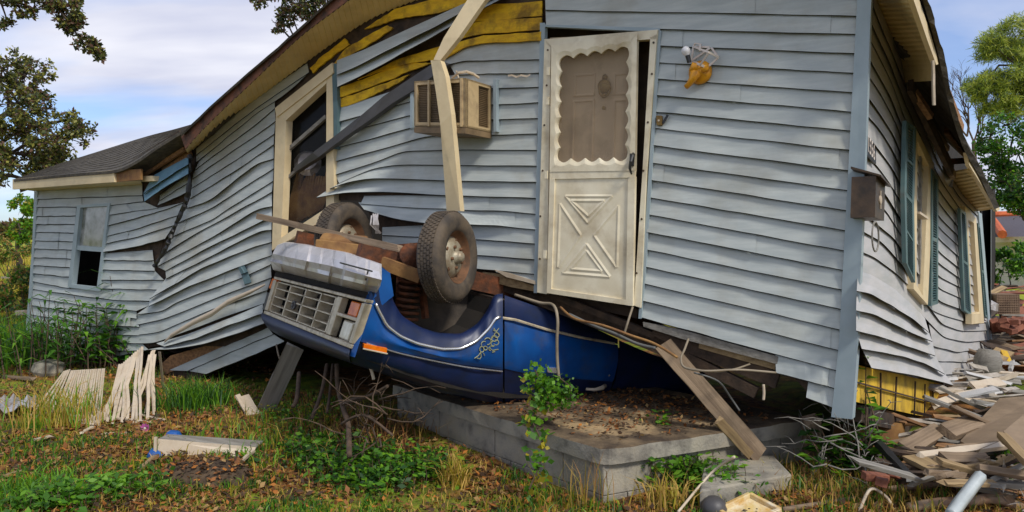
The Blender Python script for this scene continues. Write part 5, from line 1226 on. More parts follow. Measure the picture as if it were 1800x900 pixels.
# bare roots and twigs under the truck
def twigs(name, n_, px0, px1, py0, py1, dpt, Lg, label, mm=M['twig'], r=.008, group=None, vert=.5):
    for i in range(n_):
        a = at(random.uniform(px0, px1), random.uniform(py0, py1), random.uniform(*dpt)); 
        a.z = max(a.z, gz(a.x, a.y)+.02)
        d = Vector((random.gauss(0, 1), random.gauss(0, .5), random.gauss(0, 1)*vert)).normalized(); q = [a]
        for k in range(5): d = (d+Vector((random.gauss(0, .35), random.gauss(0, .3), random.gauss(0, .25)))).normalized(); nn = q[-1]+d*Lg/5; nn.z = max(nn.z, gz(nn.x, nn.y)+.01); q.append(nn)
        m = MB(); m.tube(q, [r*(1-.15*k) for k in range(6)], 5)
        for k in (2, 3, 4):
            e = q[k]+Vector((random.gauss(0, .1), random.gauss(0, .1), random.gauss(0, .1)))*Lg*1.5; e.z = max(e.z, gz(e.x, e.y)+.01); m.tube([q[k], (q[k]+e)/2+Vector((0, 0, .01)), e], [r*.6, r*.5, r*.3], 4)
        m.build(name, mm, smooth=True, label=label, cat='branch', group=group)
for (pts, r, lab) in (([(592,640,6.5),(594,680,6.4),(604,720,6.1),(612,745,5.9),(614,800,5.2)], .022, 'thick bare vine stem hanging from the truck to the ground'),
    ([(575,640,6.6),(565,690,6.4),(548,735,6.1)], .018, 'bare vine stem slanting left beside the thick one'),
    ([(585,640,6.7),(580,690,6.5),(575,725,6.2)], .014, 'thin bare stem between the two slanting vine stems'),
    ([(682,678,5.8),(650,695,5.9),(620,702,6.0),(600,712,6.0)], .013, 'bare branch reaching from the porch corner under the truck'),
    ([(526,655,6.8),(522,700,6.5),(515,715,6.4)], .02, 'dark upright root stub right of the leaning grey board'),
    ([(600,745,5.8),(640,730,5.6),(690,765,5.4)], .010, 'thin arching twig over the brown brush beside the porch')):
    wire('bare_branch', [at(*p) for p in pts], r, M['twig'], lab, 'branch')
twigs('dead_twig', 22, 600, 690, 700, 780, (5.2, 6.3), .5, 'thin dead brown twig in the brush heap left of the porch corner', r=.007, group='dead twigs beside the porch', vert=.7)
tuft('dead_brush', 640, 770, 700, .26, .26, [LS[1], LL[0], LL[3], LS[0]], 'reddish brown dead brush piled against the left end of the porch', cat='brush', w=.01, lean=1.2)
twigs('dead_twig', 26, 1440, 1530, 745, 820, (4.9, 5.6), .45, 'bare grey twig in the dark under the house corner', r=.006, group='twigs under the house corner', mm=M['greywood'])

# ================================================ white slats, left
def slat_heap(label, rows, cat='slat panel'):
    g = gp(rows[0][1][0], rows[0][1][1], 0); root = empty('slatted_panel', (g.x, g.y, 0), label, cat); cnt = 0
    for (a, b_, da, bend) in rows:
        p1 = at(a[0], a[1], da+random.uniform(-.05, .05)); g = gp(b_[0], b_[1], .02); mid = (p1+g)/2+V(bend, 0, -abs(bend)*.3)
        q = [p1, p1.lerp(mid, .5)*.5+(p1*.75+g*.25)*.5, mid, mid.lerp(g, .5)*.5+(p1*.25+g*.75)*.5, g]
        m = MB(); w_ = (.017 if 'fan' in label else .027); an_ = random.uniform(-.7, .7); sdv = Vector((math.cos(an_), math.sin(an_), 0)); nrm = Vector((math.sin(an_), -math.cos(an_), .1)).normalized()
        vs_ = []
        for v in q: vs_ += [v-sdv*w_/2, v+sdv*w_/2, v+sdv*w_/2-nrm*.008, v-sdv*w_/2-nrm*.008]
        m.add(vs_, [(i*4+k, i*4+(k+1) % 4, (i+1)*4+(k+1) % 4, (i+1)*4+k) for i in range(4) for k in range(4)]+[(0,3,2,1),(16,17,18,19)])
        m.build('slat', M['slat'], root)
    return root
rows = []
for i in range(4): rows.append(((113+i*3,652-i), (54+i*9, 730+i*5), 8.6, 0))
for i in range(18): rows.append(((125+i*3.4, 651-(i*.2)), (94+i*4.6, 738+i*.6), 8.3, random.uniform(-.01, .01)))
slat_heap('fan of yellowed white slats leaning left, grass growing through it', rows)
rows = []
for i in range(12): rows.append(((212+i*3.4, 642-i*3.0), (176+i*6.2+random.uniform(-3, 3), 742+random.uniform(-5, 3)), 8.0, random.uniform(-.05, .02)))
for i in range(9): rows.append(((262+random.uniform(-3, 14), 615+random.uniform(0, 12)), (240+random.uniform(-14, 32), 728+random.uniform(-14, 16)), 7.9, random.uniform(-.04, .04)))
rows.append(((210,640),(172,740),8.0,.08)); rows.append(((280,618),(287,684),8.0,0))
slat_heap('upright bundle of white slats hanging from the torn siding strip', rows)
for k, (a, b_, lab) in enumerate((((165,742),(200,732),'white slat on the ground at the foot of the slat bundle, leftmost'), ((205,735),(262,742),'white slat lying flat right of the slat bundle'), ((240,728),(288,738),'curled pale slat end pointing right at the bundle foot'), ((180,763),(232,760),'loose white slat lying alone in front of the bundle'), ((60,773),(88,767),'short pale stick on the litter below the slat fan'), ((142,762),(162,750),'short slat piece slanting between the two slat heaps'))):
    board('loose_slat', gp(*a, .03), gp(*b_, .03), .035, .012, M['slat'], lab, 'slat')
# stone left, crumpled plastic
m = MB(); g = gp(85,658,.0); m.lathe(g+V(0,0,.0), (.1,0,1), [(.16,-.05),(.2,.05),(.17,.14),(.08,.18),(0,.19)], 9); o = m.build('broken_concrete_lump', M['concrete'], label='brown stained concrete lump under the annex weeds', cat='rubble')
m = MB(); rr = []
for j in range(7): rr.append([gp(0+i*8, 735-j*4, 0)+V(0, 0, .04+random.uniform(0, .09)) for i in range(9)])
m.grid(rr); m.build('crumpled_plastic_sheet', M['foil'], smooth=False, label='crumpled whitish plastic sheet at the left edge of the yard', cat='plastic sheet')
# fallen white panel and soil mound
fp = empty('fallen_panel', gp(350,812,0), 'white sheet-metal panel half buried behind a mound of dark soil', 'panel')
m = MB(); a, b_, c, d = gp(276,812,0)+V(0,0,.02), gp(276,812,0)+V(0,.05,.19), gp(448,790,0)+V(0,.04,.07), gp(432,815,.01)
A0 = gp(276,806,0); B0 = gp(440,800,0)
m.prism([A0+V(0,0,-.02), A0+V(0,.02,.15), B0+V(.03,.05,.05), B0+V(0,0,-.02)], V(0, .012, 0)); m.build('sheet', M['slat'], fp)
m = MB(); m.prism([A0+V(0,.02,.15), A0+V(.02,.14,.155), B0+V(.05,.16,.07), B0+V(.03,.05,.05)], V(0, 0, -.01)); m.build('folded_edge', M['greywood'], fp)
m = MB(); m.bar(A0+V(-.01,-.01,-.03), A0+V(-.01,.0,.17), .02, .02); m.bar(gp(392,838,.02), gp(446,792,.05), .025, .02); m.build('rim', M['slat'], fp)
m = MB(); g = gp(352,838,0); rr = []
for j in range(15):
    r = []
    for i in range(25):
        u, v = i/24*2-1, j/14*2-1; hgt = max(0, 1-u*u-v*v)**.7*.13; r.append(V(g.x+u*.36, g.y+v*.24+.05, gz(g.x, g.y)-.02+hgt+noise.noise(Vector((u*4, v*4, 1)))*.045+noise.noise(Vector((u*14, v*14, 1)))*.02))
    rr.append(r)
m.grid(rr); m.build('soil_mound', M['soil'], smooth=True, label='mound of dark soil with brown leaves in front of the white panel', cat='soil mound')
q_ = []
for _ in range(420):
    u, v = random.uniform(-1, 1), random.uniform(-1, 1); g = gp(352,838,0)
    if u*u+v*v < 1: q_.append((g.x+u*.38, g.y+v*.25+.05, gz(g.x, g.y)+max(0, 1-u*u-v*v)**.7*.13+.01))
leafmesh('mound_litter', q_, .045, LL, flat=.8, wts=[5,2,2,5], kind='stuff', label='dead leaves scattered over the dark soil mound', cat='leaf litter')
m = MB(); g = gp(303,785,.0); m.lathe(g+V(0,0.03,.09), (.2,.1,1), [(0,.035),(.04,.03),(.06,.01),(.075,-.05),(.06,-.12)], 12); m.build('plastic_pot', M['bluep'], label='blue plastic scrap poking over the top of the white panel', cat='plastic scrap')
m = MB(); g = gp(271,805,.0); m.lathe(g+V(0,0,.02), (-.8,-.3,.5), [(0,.05),(.04,.045),(.055,.02),(.055,-.05)], 12); m.build('plastic_bottle_cap', M['bluep'], label='blue plastic cap at the left end of the white panel', cat='plastic scrap')
fl_ = empty('pink_flower', gp(256,760,0), 'single pink artificial flower on the ground right of the slat bundle', 'flower')
m = MB(); c = gp(256,752,.06); 
for k in range(9):
    a = k*2*math.pi/9; d = Vector((math.cos(a), -.3, math.sin(a))); s_ = Vector((-math.sin(a), 0, math.cos(a)))*.016; m.add([c, c+d*.028+s_, c+d*.048, c+d*.028-s_], [(0,1,2,3)])
m.build('petal_ring', M['pink'], fl_)
m = MB(); m.lathe(c+V(0,-.012,0), (0,-1,.1), [(.012,0),(.01,.006),(0,.009)], 10); m.build('flower_centre', M['lampwhite'], fl_)
m = MB(); m.tube([c+V(0,.01,0), Vector((c.x, c.y+.01, gz(c.x, c.y)))], .004, 5); m.build('stem', M['twig'], fl_)
board('gutter_offcut', gp(418,706,.1)+V(0,0,.06), gp(437,730,.02), .05, .02, M['slat'], 'narrow white strip beside the wider bent offcut left of the leaning board', 'offcut')
board('gutter_offcut', gp(430,706,.1)+V(0,0,.05), gp(448,728,.02), .10, .015, M['slat'], 'wider bent cream offcut left of the leaning grey board', 'offcut')
board('wooden_stick', gp(245,825,.03), gp(275,800,.05), .03, .02, M['tanwood'], 'stick lying against the left end of the soil mound', 'stick')
board('wooden_stick', gp(40,828,.02), gp(2,838,.02), .03, .02, M['tanwood'], 'stick at the far left of the yard among leaves', 'stick')
board('wooden_stick', gp(5,662,.02), gp(60,666,.05), .06, .03, M['wood'], 'weathered stick in the grass left of the slat fan', 'stick')

# ================================================ right foreground debris
g = gp(1318,890,0); tray = empty('enamel_tray', (g.x, g.y, 0), 'chipped white tray with rusty yellow stains at the bottom right of the step', 'tray')
m = MB(); P4 = [gp(1262,899,.03), gp(1318,872,.10), gp(1372,900,.06), gp(1300,925,.02)]
m.prism(P4, V(0, 0, -.012)); 
for i in range(4): m.bar(P4[i]+V(0,0,.01), P4[(i+1) % 4]+V(0,0,.01), .03, .03)
m.build('basin', mat('enamel', (.75,.70,.55), (.6,.42,.12), .35, 5, dirt=(.5,.26,.02), dscale=8, dlo=.45, dhi=.6), tray, bevel=.006)
m = MB()
for i in range(7): m.lathe((P4[1]+P4[2])/2*.55+(P4[0]+P4[3])/2*.45+V(random.uniform(-.07,.07), random.uniform(-.03,.03), .004), (0,0,1), [(.008,0),(0,.003)], 6)
m.build('rust_spot', M['black'], tray)
m = MB(); m.lathe(gp(1255,884,.07), (0,0,1), [(0,.04),(.04,.035),(.07,.01),(.085,-.03),(.07,-.1)], 12); m.build('grey_rubber_lump', M['gutter'], smooth=True, label='dark grey rounded lump under the bright weeds', cat='rubble')
wire('metal_pipe', [gp(1375,896,.03), gp(1440,886,.04), gp(1504,876,.04)], .018, M['wood'], 'straight weathered pipe lying at the bottom edge right of the tray', 'pipe')
wire('metal_pipe', [gp(1192,900,.04), gp(1250,845,.12)+V(0,.0,.05), at(1291,803,4.75)], .009, M['slat'], 'thin white rod leaning through the bright weeds', 'pipe')
wire('metal_pipe', [at(1672,905,4.0), at(1690,880,4.08), at(1724,836,4.2)], .034, M['pipe'], 'shiny pale metal tube standing up at a slant in the lower right', 'pipe')
wire('metal_pipe', [gp(1598,893,.05), gp(1650,884,.07), gp(1700,882,.08), gp(1740,876,.09), gp(1775,884,.07), gp(1812,902,.04)], .035, M['rustpipe'], 'thick rusty hose-like pipe curving along the bottom right edge', 'pipe')
wire('metal_pipe', [gp(1560,860,.05), gp(1640,852,.10), gp(1700,838,.13)], .022, M['rustpipe'], 'thin rusty pipe pointing at the yellow roll in the rubble', 'pipe')
wire('wire_tangle', [gp(1510,900,.03), gp(1530,860,.16), gp(1556,872,.10), gp(1572,895,.03)], .010, M['slat'], 'looped pale wire sticking up near the bottom edge', 'wire')
yr = gp(1702,835,0)+V(0,.1,.12); roll = empty('yellow_cable_roll', yr, 'small roll of yellow striped tape lying in the rubble', 'roll')
m = MB(); ax_ = Vector((.25,-.9,.3)).normalized(); u = ax_.orthogonal().normalized(); w_ = ax_.cross(u)
for rr_, hh in ((.075, .0), (.08, .02), (.085, .04), (.09, .06)):
    m.tube([yr+ax_*hh+(u*math.cos(t)+w_*math.sin(t))*rr_ for t in np.linspace(0, 2*math.pi, 26)], .011, 6)
m.build('coil', M['yellow'], roll)
m = MB(); m.lathe(yr, ax_, [(.055, -.03), (.055, .07), (.035, .07), (.035, -.03)], 18); m.build('core', M['wood'], roll)

# --- plywood sheets at the right edge
def panel(pts, th, mm, label, cat='panel', name='plywood_sheet', nrm=None):
    m = MB(); m.prism(pts, V(*(nrm or (0, 0, -1)))*th); return m.build(name, mm, label=label, cat=cat)
panel([at(1716,792,5.0), at(1688,775,5.4), at(1757,700,6.2), at(1830,694,6.1), at(1830,745,5.3)], .03, M['ply'], 'large brown plywood sheet tilted on the rubble at the right edge', nrm=(.1, .5, -1))
panel([at(1764,758,4.7), at(1800,728,5.0), at(1850,760,4.7), at(1820,815,4.3)], .05, M['ply'], 'pale boxed board end resting on the plywood at the right edge', nrm=(.05, .4, -1))
board('broken_board', at(1762,766,4.68), at(1812,818,4.3), .05, .04, M['tanwood'], 'pale edge strip running along the boxed board end', 'board')
# --- individually placed boards of the rubble
BB = [((1592,790,5.3),(1652,757,5.6),.12,.05,'wood','brown plank slanting up from the foot of the yellow foundation panel'),
 ((1664,760,5.5),(1717,742,5.7),.14,.05,'wood','short thick reddish plank end left of the brown plywood'),
 ((1600,803,5.0),(1668,836,4.7),.11,.035,'tanwood','pale yellow split board in the middle of the rubble'),
 ((1664,792,5.1),(1736,786,5.2),.06,.04,'wood','thin dark batten below the brown plywood'),
 ((1620,801,4.95),(1770,782,5.1),.05,.03,'slat','long white peeling strip crossing the rubble'),
 ((1660,806,4.9),(1736,808,4.9),.09,.04,'wood','brown striped lath below the white peeling strip'),
 ((1725,824,4.6),(1815,838,4.5),.05,.03,'wood','narrow brown lath running to the right edge'),
 ((1575,790,5.3),(1640,800,5.1),.07,.03,'wood','dark thin board left in the rubble under the yellow panel'),
 ((1605,778,5.6),(1680,790,5.4),.10,.03,'greywood','grey flat board lying behind the slanting plank'),
 ((1742,640,9.0),(1766,618,9.4),.2,.05,'tanwood','yellow-brown post leaning behind the far house corner, left one'),
 ((1764,618,9.3),(1785,665,8.9),.07,.05,'yellow2','yellow piece leaning behind the far house corner, right one'),
 ((1690,700,6.6),(1740,690,6.9),.14,.03,'slat','white board right of the yellow foundation panel'),
 ((1708,680,7.2),(1760,672,7.3),.12,.03,'slat','white board below the far house corner'),
 ((1722,560,10.5),(1800,580,10.0),.1,.03,'slat','long pale lath above the brick scraps at the right edge'),
 ((1735,520,12),(1765,505,12.5),.09,.03,'tanwood','light lath slanting above the wire crate'),
 ((1535,770,5.3),(1600,840,4.7),.05,.04,'black','charred black stick slanting down beneath the house corner')]
for a, b_, w_, t_, mm, lab in BB:
    board('broken_board', at(*a), at(*b_), w_, t_, M[mm], lab, 'board', up=(random.uniform(-.2, .2), -.5, 1))
# anonymous rubble
def rubble(n_, name, label, group, px, py, dp, Lr, Wr, mats):
    for i in range(n_):
        x, y = random.uniform(*px), random.uniform(*py)
        if 'near rubble' in label and x < 1600+(850-y)*.62: x += 90
        if x > 1805: x = random.uniform(1720, 1800)
        f = (y-py[0])/(py[1]-py[0]); d = dp[0]*(1-f)+dp[1]*f+random.uniform(-.15, .15)
        a = at(x, y, d); ln = random.uniform(*Lr); az = random.gauss(0, .5)+(math.pi if random.random() < .5 else 0); el = random.gauss(0, .18)
        b_ = a+Vector((math.cos(az)*math.cos(el), math.sin(az)*.8, math.sin(el)))*ln
        a.z = max(a.z, gz(a.x, a.y)+.02); b_.z = max(b_.z, gz(b_.x, b_.y)+.02)
        mk_ = random.choice(mats); wd_ = dict(wood='brown', greywood='grey', tanwood='tan', darkwood='blackish', rawwood='reddish', slat='cream', scrap='dirty white', white='white', siding_lit='pale grey', brick='brick-red')[mk_]
        lg = (x > (px[0]+px[1])/2); sz_ = 'long' if ln > (Lr[0]+Lr[1])/2 else 'short'
        side_ = 'toward the picture edge' if lg else 'on the house side'
        board(name, a, b_, random.uniform(*Wr)*(.7), random.uniform(.012, .035), M[mk_], f'{sz_} {wd_} {label}, {side_}', 'board', f'{sz_} {wd_} {group}, {side_}', up=(random.gauss(0, .4), random.gauss(0, .4), 1))
rubble(150, 'splintered_board', 'board in the near rubble below the yellow panel', 'splintered boards in the near rubble heap', (1590, 1800), (715, 850), (6.4, 4.6), (.15, .6), (.025, .10), ['wood', 'greywood', 'greywood', 'tanwood', 'darkwood', 'rawwood', 'darkwood', 'scrap', 'wood'])
rubble(46, 'white_scrap', 'scrap heaped right of the yellow panel', 'white scraps beside the yellow panel', (1665, 1800), (635, 712), (8.6, 6.3), (.15, .5), (.04, .12), ['scrap', 'scrap', 'slat', 'greywood', 'siding_lit'])
rubble(60, 'distant_board', 'board in the far rubble past the house', 'broken boards in the far rubble', (1738, 1800), (490, 650), (14, 8.6), (.3, 1.0), (.05, .2), ['wood', 'rawwood', 'scrap', 'darkwood', 'darkwood', 'brick'])
# mound below the rubble
m = MB(); rr = []
for j in range(30):
    r = []
    for i in range(30):
        x, y = 3.0+i*.26, 5.0+j*.36; f = max(0, 1-abs(y-9)/7); hgt = (.02+.50*min(1, max(0, (y-4.9)/3.6)))*min(1, max(0, (x-3.0)/1.2)); 
        if x < (y-5)*.82+3.25: hgt -= .34
        r.append(V(x, y, hgt-.08+noise.noise(Vector((x*2, y*2, 0)))*.10))
    rr.append(r)
m.grid(rr); m.build('rubble_mound', mat('rubble_earth', (.10,.065,.035), (.03,.02,.012), .95, 9, c3=(.06,.04,.022), bump=.9, bscale=25), label='heap of dark earth and crumbs under the broken boards right of the house', cat='rubble heap', kind=None)
# bricks
bm_ = MB(); bm_.box((0,0,0), (.11,0,0), (0,.05,0), (0,0,.035)); b0_ = None
for i in range(22):
    x, y = random.uniform(1746, 1800), random.uniform(566, 586); p_ = at(x, y, 10.2+random.uniform(-.5, .5))
    if b0_ is None: b0_ = bm_.build('brick', M['brick'], bevel=.006); o = b0_; o.data.transform(Matrix.Translation((0, 0, 0)))
    else: o = b0_.copy(); COL.objects.link(o)
    o.location = p_; o.rotation_euler = (random.gauss(0, .3), random.gauss(0, .3), random.uniform(0, 3)); tag(o, 'loose red brick in the strip of bricks beyond the far house corner', 'brick', 'loose bricks right of the house')
for i, (px, py, d) in enumerate(((1538,845,4.75),(1548,852,4.7),(1560,838,4.8))):
    o = b0_.copy(); COL.objects.link(o); o.location = at(px, py, d); o.scale = (.7, .7, .7); o.rotation_euler = (.2*i, .1, i*1.1); tag(o, 'red brick lying in the grass below the house corner', 'brick', 'red bricks under the house corner')
# wire crate
cr_ = empty('wire_crate', at(1770,553,11), 'rusty brown wire crate sitting in the far rubble', 'crate')
m = MB()
for i in range(11): x = 1752+i*3.9; m.bar(at(x, 518, 11), at(x+1, 552, 11), .012, .012); 
for j in range(9): y = 518+j*4.2; m.bar(at(1752, y, 10.99), at(1792, y, 10.99), .012, .012)
m.build('front_grid', M['knob'], cr_); m = MB(); m.prism([at(1752,518,11.1), at(1792,518,11.1), at(1792,552,11.1), at(1752,552,11.1)], V(.05, .3, 0)); m.build('box', M['knob'], cr_)
# pot / white bag
m = MB(); m.lathe(at(1737,541,10.8), (.3,-.2,1), [(0,.12),(.1,.1),(.13,0),(.09,-.1),(0,-.12)], 9); m.build('white_bag', M['foil'], label='crumpled white bag left of the wire crate', cat='bag')
m = MB(); m.lathe(at(1735,650,8.2), (.1,0,1), [(.10,-.1),(.13,.0),(.14,.12),(.10,.22),(0,.23)], 16); m.build('grey_barrel', M['greywood'], smooth=True, label='grey rounded drum half hidden behind the far house corner', cat='drum')
m = MB()
for i in range(40): q = blob(tuple(at(1795,860,4.6)), (.2, .2, .08), 1)[0]; m.add([q, q+rng.normal(size=3)*.05, q+rng.normal(size=3)*.05], [(0, 1, 2)])
m.build('crumpled_foil', M['foil'], label='shiny crumpled foil at the lower right edge', cat='foil')

# ================================================ neighbours and trees
nb = empty('neighbour_house', (21, 26, 0), 'neighbouring white house with grey roof and orange ridge tiles beyond the rubble', 'house')
m = MB(); A1, B1, A2, B2 = at(1722,470,26), at(1840,476,24), at(1722,424,26), at(1840,421,24)
for q in (A1, B1): q.z = -.1
m.prism([A1, B1, B2, A2], V(.6, 5, 0)); m.build('wall', mat('far_siding', (.72,.64,.55), (.6,.52,.44), .6, 2, stretch=(1,1,12)), nb)
m = MB(); e1_, e2_ = at(1712,418,25.4), at(1850,416,23.2); r1_, r2_ = at(1735,379,29), at(1768,376,29); rr3 = at(1850,378,28)
m.add([e1_, e2_, rr3, r1_, e1_-V(0,0,.12), e2_-V(0,0,.12)], [(0,1,2,3),(0,4,5,1)]); m.build('roof', mat('far_roof', (.10,.09,.10), (.07,.06,.07), .9, 20), nb)
m = MB(); m.tube([at(1738,379,27.5), at(1752,397,26), at(1762,412,24)], .14, 8); m.tube([at(1735,378,28.8), at(1800,377,28.5)], .14, 8); m.build('ridge_tiles', mat('ridge_tile', (.60,.13,.03), (.4,.08,.02), .8, 9), nb)
m = MB(); m.bar(at(1718,422,25.2), at(1850,420,23.1), .3, .18); m.build('eave', M['slat'], nb)
board('leaning_pole', at(1742,398,14), at(1731,470,13.6), .07, .07, M['greywood'], 'thin grey pole standing beside the far house corner', 'pole', up=(0,-1,0))

def limb(m, pts, r0, r1, n=6):
    pts = [Vector(p) for p in pts]; k = len(pts); m.tube(pts, [r0+(r1-r0)*i/(k-1) for i in range(k)], n)
def curve(a, b_, k=6, j=.08):
    a, b_ = Vector(a), Vector(b_); L0 = (b_-a).length
    return [a.lerp(b_, i/(k-1))+(Vector((random.gauss(0, 1), random.gauss(0, 1), random.gauss(0, 1)))*L0*j*(1 if 0 < i < k-1 else 0)) for i in range(k)]
def tree(name, base, trunk_top, tr_r, masses, leaf, mats, wts, label, k=14, dens=1.0, group=None, sub=.34, bark='bark', cat='tree', twigs_n=10, lr=1.0):
    root = empty(name, base, label, cat, group); m = MB(); base, top = Vector(base), Vector(trunk_top)
    limb(m, curve(base, top, 6, .03), tr_r, tr_r*.6, 10); pts = []
    for c, r, n_ in masses:
        c = Vector(c); limb(m, curve(base.lerp(top, random.uniform(.7, 1)), c, 7, .06), tr_r*.35*lr, tr_r*.08*lr)
        for _ in range(twigs_n): e = blob(tuple(c), r, 1, .6)[0]; limb(m, curve(c, e, 4, .1), tr_r*.07*lr, tr_r*.015*lr, 4)
        pts.append(clumps(tuple(c), r, k, int(n_*dens), sub))
    m.build('trunk', M[bark], root, smooth=True); leafmesh('crown', np.concatenate(pts), leaf, mats, root, flat=0, wts=wts); return root
# left live oak, trunk just outside the picture
D0 = 15.0
def at2(px, py, d=D0): return tuple(at(px, py, d))
ms = [(at2(20,290), (1.1,1.2,.75), 3600), (at2(60,250), (.9,1.0,.75), 3400), (at2(110,240), (.62,.8,.5), 1700), (at2(30,180), (.8,1.0,.8), 2600), (at2(45,130), (.45,.6,.5), 900), (at2(5,120), (.6,.8,.5), 1200),
      (at2(90,290), (.5,.6,.35), 900), (at2(-70,200), (1.5,1.8,1.2), 3600), (at2(140,225), (.28,.4,.25), 380)]
tree('live_oak', (-12.2, 15.5, 0), (-11.6, 15.2, 3.4), .42, ms, .082, LO, [4, 5, 4, 3], 'large live oak at the left edge, its crown over the annex roof', k=26, dens=.95, sub=.17, lr=.5)
# its hanging branch top left: nearer bough of a second oak that stands left of the camera
D1 = 8.5
ms = []
for px, py, rx, rz, n_ in ((10,5,.20,.10,260),(35,15,.12,.1,130),(12,42,.10,.08,120),(70,4,.2,.06,200),(100,20,.12,.10,220),(125,30,.13,.14,330),(128,55,.10,.12,260),(145,72,.12,.09,260),(165,85,.10,.08,190),(176,98,.05,.05,70),(62,20,.06,.08,80),(115,5,.18,.08,260)):
    ms.append((at2(px, py, D1), (rx, rx, rz), n_))
ms += [((-6.8, 8.0, 5.4), (1.2, 1.2, .8), 2600), ((-5.2, 7.6, 5.2), (.8, .8, .5), 1300)]
root = empty('live_oak', (-9.0, 8.0, 0), 'nearer live oak whose drooping bough enters at the top left', 'tree'); m = MB()
limb(m, curve((-9.0, 8.0, 0), (-8.2, 8.0, 4.4), 6, .03), .35, .22, 10); limb(m, curve((-8.2, 8.0, 4.4), (-6.8, 8.3, 5.3), 5, .05), .2, .1)
for ch in ([(-6.8, 8.3, 5.3), at2(40,-60,D1), at2(85,-5,D1), at2(108,22,D1), at2(125,45,D1), at2(140,68,D1), at2(160,84,D1), at2(178,100,D1)], [(-6.8, 8.3, 5.3), at2(-20,-40,D1), at2(0,0,D1), at2(10,28,D1), at2(12,50,D1)],
           [at2(40,-60,D1), at2(60,-10,D1), at2(62,26,D1)], [at2(0,-10,D1), at2(25,5,D1), at2(38,18,D1)], [at2(85,-5,D1), at2(112,2,D1), at2(132,16,D1)]): limb(m, ch, .022, .004, 5)
pts = []
for c, r, n_ in ms:
    pts.append(clumps(tuple(c), r, 7, int(n_*1.5), .42))
    for _ in range(5): e = blob(tuple(c), r, 1, .7)[0]; limb(m, curve(c, e, 4, .12), .006, .002, 4)
m.build('trunk', M['bark'], root, smooth=True); leafmesh('crown', np.concatenate(pts), .05, LO, root, wts=[5, 4, 2, 4])
# oak behind the roof, top centre
ms = []
for px, py, rx, rz, n_ in ((455,2,.25,.12,160),(540,5,.7,.35,800),(575,0,.5,.3,600),(510,18,.40,.25,420),(490,45,.22,.25,200),(500,30,.3,.2,220),(560,25,.3,.2,260),(530,-30,1.2,.6,900)):
    ms.append((at2(px, py, 17), (rx, rx, rz), n_))
ms += [((-3, 18.5, 8.2), (2.2, 2, 1), 2500)]
tree('live_oak', (-1.5, 19, 0), (-1.8, 18.8, 6), .4, ms, .085, LO, [5, 3, 1, 4], 'dark oak behind the house whose twigs show above the roof edge', k=9, dens=1.1, sub=.34, twigs_n=6, lr=.5)
# pine, right
ms = []
for px, py, rx, rz, n_ in ((1790,55,.75,.30,1100),(1760,85,.7,.30,1300),(1740,75,.35,.25,500),(1780,100,.7,.25,900),(1765,140,.8,.25,1300),(1730,150,.45,.25,700),(1715,160,.25,.2,300),(1790,150,.6,.4,1100),(1760,175,.7,.22,900),(1785,195,.6,.3,800),(1745,195,.4,.2,400),(1820,120,.9,.9,1500)):
    ms.append((at2(px, py, 19), (rx, rx, rz), int(n_*1.3)))
root = empty('pine_tree', (14.6, 19.5, 0), 'pine with rounded needle clumps at the upper right', 'tree'); m = MB(); limb(m, curve((14.6,19.5,0), (13.6,19,7.2), 7, .02), .22, .06, 8)
pr = []
for c, r, n_ in ms:
    c = Vector(c); limb(m, curve(Vector((14.2,19.3,3)).lerp(Vector((13.7,19,7)), random.random()), c, 6, .07), .05, .015, 5)
    pr.append(clumps(tuple(c), r, 16, n_*2, .30))
m.build('trunk', M['bark'], root, smooth=True); leafmesh('crown', np.concatenate(pr), .16, LP, root, aspect=.10, wts=[5, 4, 3])
# bare tree
root = empty('bare_tree', (12.6, 21, 0), 'leafless grey tree between the roof edge and the pine', 'tree'); m = MB()
limb(m, curve((12.6,21,0), at2(1712,250,21), 6, .02), .09, .06)
def grow(p, d, L0, r, lv):
    q = p+d*L0; limb(m, curve(p, q, 4, .05), r, r*.6, 4)
    if lv > 0:
        for _ in range(3):
            nd = (d+Vector((random.gauss(0, .38), random.gauss(0, .38), random.gauss(.12, .25)))).normalized(); grow(p.lerp(q, random.uniform(.4, 1)), nd, L0*random.uniform(.55, .8), r*.6, lv-1)
for px, py in ((1712,250),(1722,265),(1700,240)):
    for _ in range(2): grow(Vector(at2(px, py, 21)), Vector((random.gauss(0, .3), 0, 1)).normalized(), .95, .026, 4)
m.build('trunk', M['twig'], root)
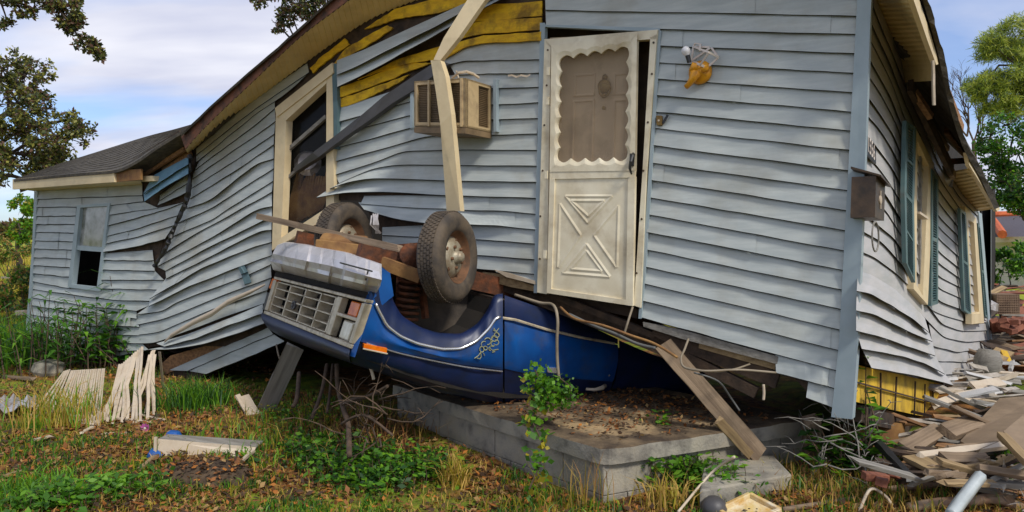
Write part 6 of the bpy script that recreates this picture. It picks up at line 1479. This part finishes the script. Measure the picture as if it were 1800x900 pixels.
# bushy trees at the right edge
ms = [(at2(1790,270,16), (.7,.9,.5), 1900), (at2(1770,320,16), (.55,.8,.45), 1700), (at2(1806,335,16), (.55,.9,.5), 1800), (at2(1750,270,16), (.25,.4,.25), 380), (at2(1740,240,16), (.3,.4,.35), 160), (at2(1770,220,16), (.6,.5,.35), 260)]
tree('bushy_tree', (12.0, 16.5, 0), (11.6, 16.3, 2.0), .14, ms, .085, [LG[2], LG[0], LO[1], LG[1]], [4, 4, 2, 2], 'dense green tree at the right edge below the pine', k=14, dens=1.6)
ms = [(at2(1765,465,14), (.35,.5,.22), 700), (at2(1790,450,14), (.35,.5,.3), 800), (at2(1745,485,14), (.2,.3,.12), 200)]
tree('bushy_shrub', (9.4, 14.2, 0), (9.3, 14.1, .5), .05, ms, .08, [LG[0], LG[1], LG[2]], None, 'light green shrub in front of the neighbouring white wall', k=10, cat='shrub')
# vine covered small tree, far left
ms = [(at2(40,362,26), (.42,.5,.42), 1500), (at2(30,400,26), (.22,.4,.5), 700), (at2(48,395,26), (.22,.4,.5), 700), (at2(38,430,26), (.22,.3,.4), 400)]
tree('ivy_covered_tree', (-17.4, 26, 0), (-17.2, 26, 2.0), .12, ms, .11, [LG[3], LG[1], LG[0]], [2, 4, 4], 'small ivy-covered tree standing alone in the yellow meadow', k=10, dens=1.3)
# far tree line
pts = []
for i in range(120):
    px = -40+i*1.1; d = 120; c = at(px, 405+random.uniform(-5, 6), d); pts.append(blob(tuple(c), (1.6, 2, 1.0), 90, .1))
for i in range(60): c = at(1700+i*3, 404+random.uniform(-6, 6), 110); pts.append(blob(tuple(c), (2.0, 2, 1.3), 60, .1))
leafmesh('distant_woodland', np.concatenate(pts), .8, [LO[3], LO[1], LO[0], LO[2]], kind='stuff', label='hazy brown-green woodland along the horizon', cat='woodland')
# bushes in the meadow beside the annex
for px, py, d, r_, lab in ((22,440,24,(.7,.6,.35),'round olive bush in the yellow meadow, farther one'), (40,515,15,(.55,.5,.5),'dark bush against the annex corner post'), (12,560,12.5,(.5,.5,.4),'brown-green bush left of the annex in the near grass')):
    c = at(px, py, d); g0 = (c.x, c.y, 0); rt = empty('meadow_bush', g0, lab, 'bush'); m = MB()
    for _ in range(14): limb(m, curve(g0, blob(tuple(c), r_, 1, .5)[0], 4, .1), .012, .004, 4)
    m.build('stems', M['twig'], rt); leafmesh('leaves', clumps(tuple(c), r_, 14, 2600), .07, [LG[2], LG[0], LO[2], LS[1]], rt)
board('fence_rail', at(-5,488,16), at(47,487,15.5), .06, .04, M['slat'], 'pale rail across the meadow left of the annex', 'rail')
m = MB(); m.bar(at(34,550,12), at(50,549,11.8), .14, .08); m.build('white_bin_lid', M['slat'], label='small white box edge beside the annex corner post', cat='box', bevel=.01)
bpy.context.view_layer.update()
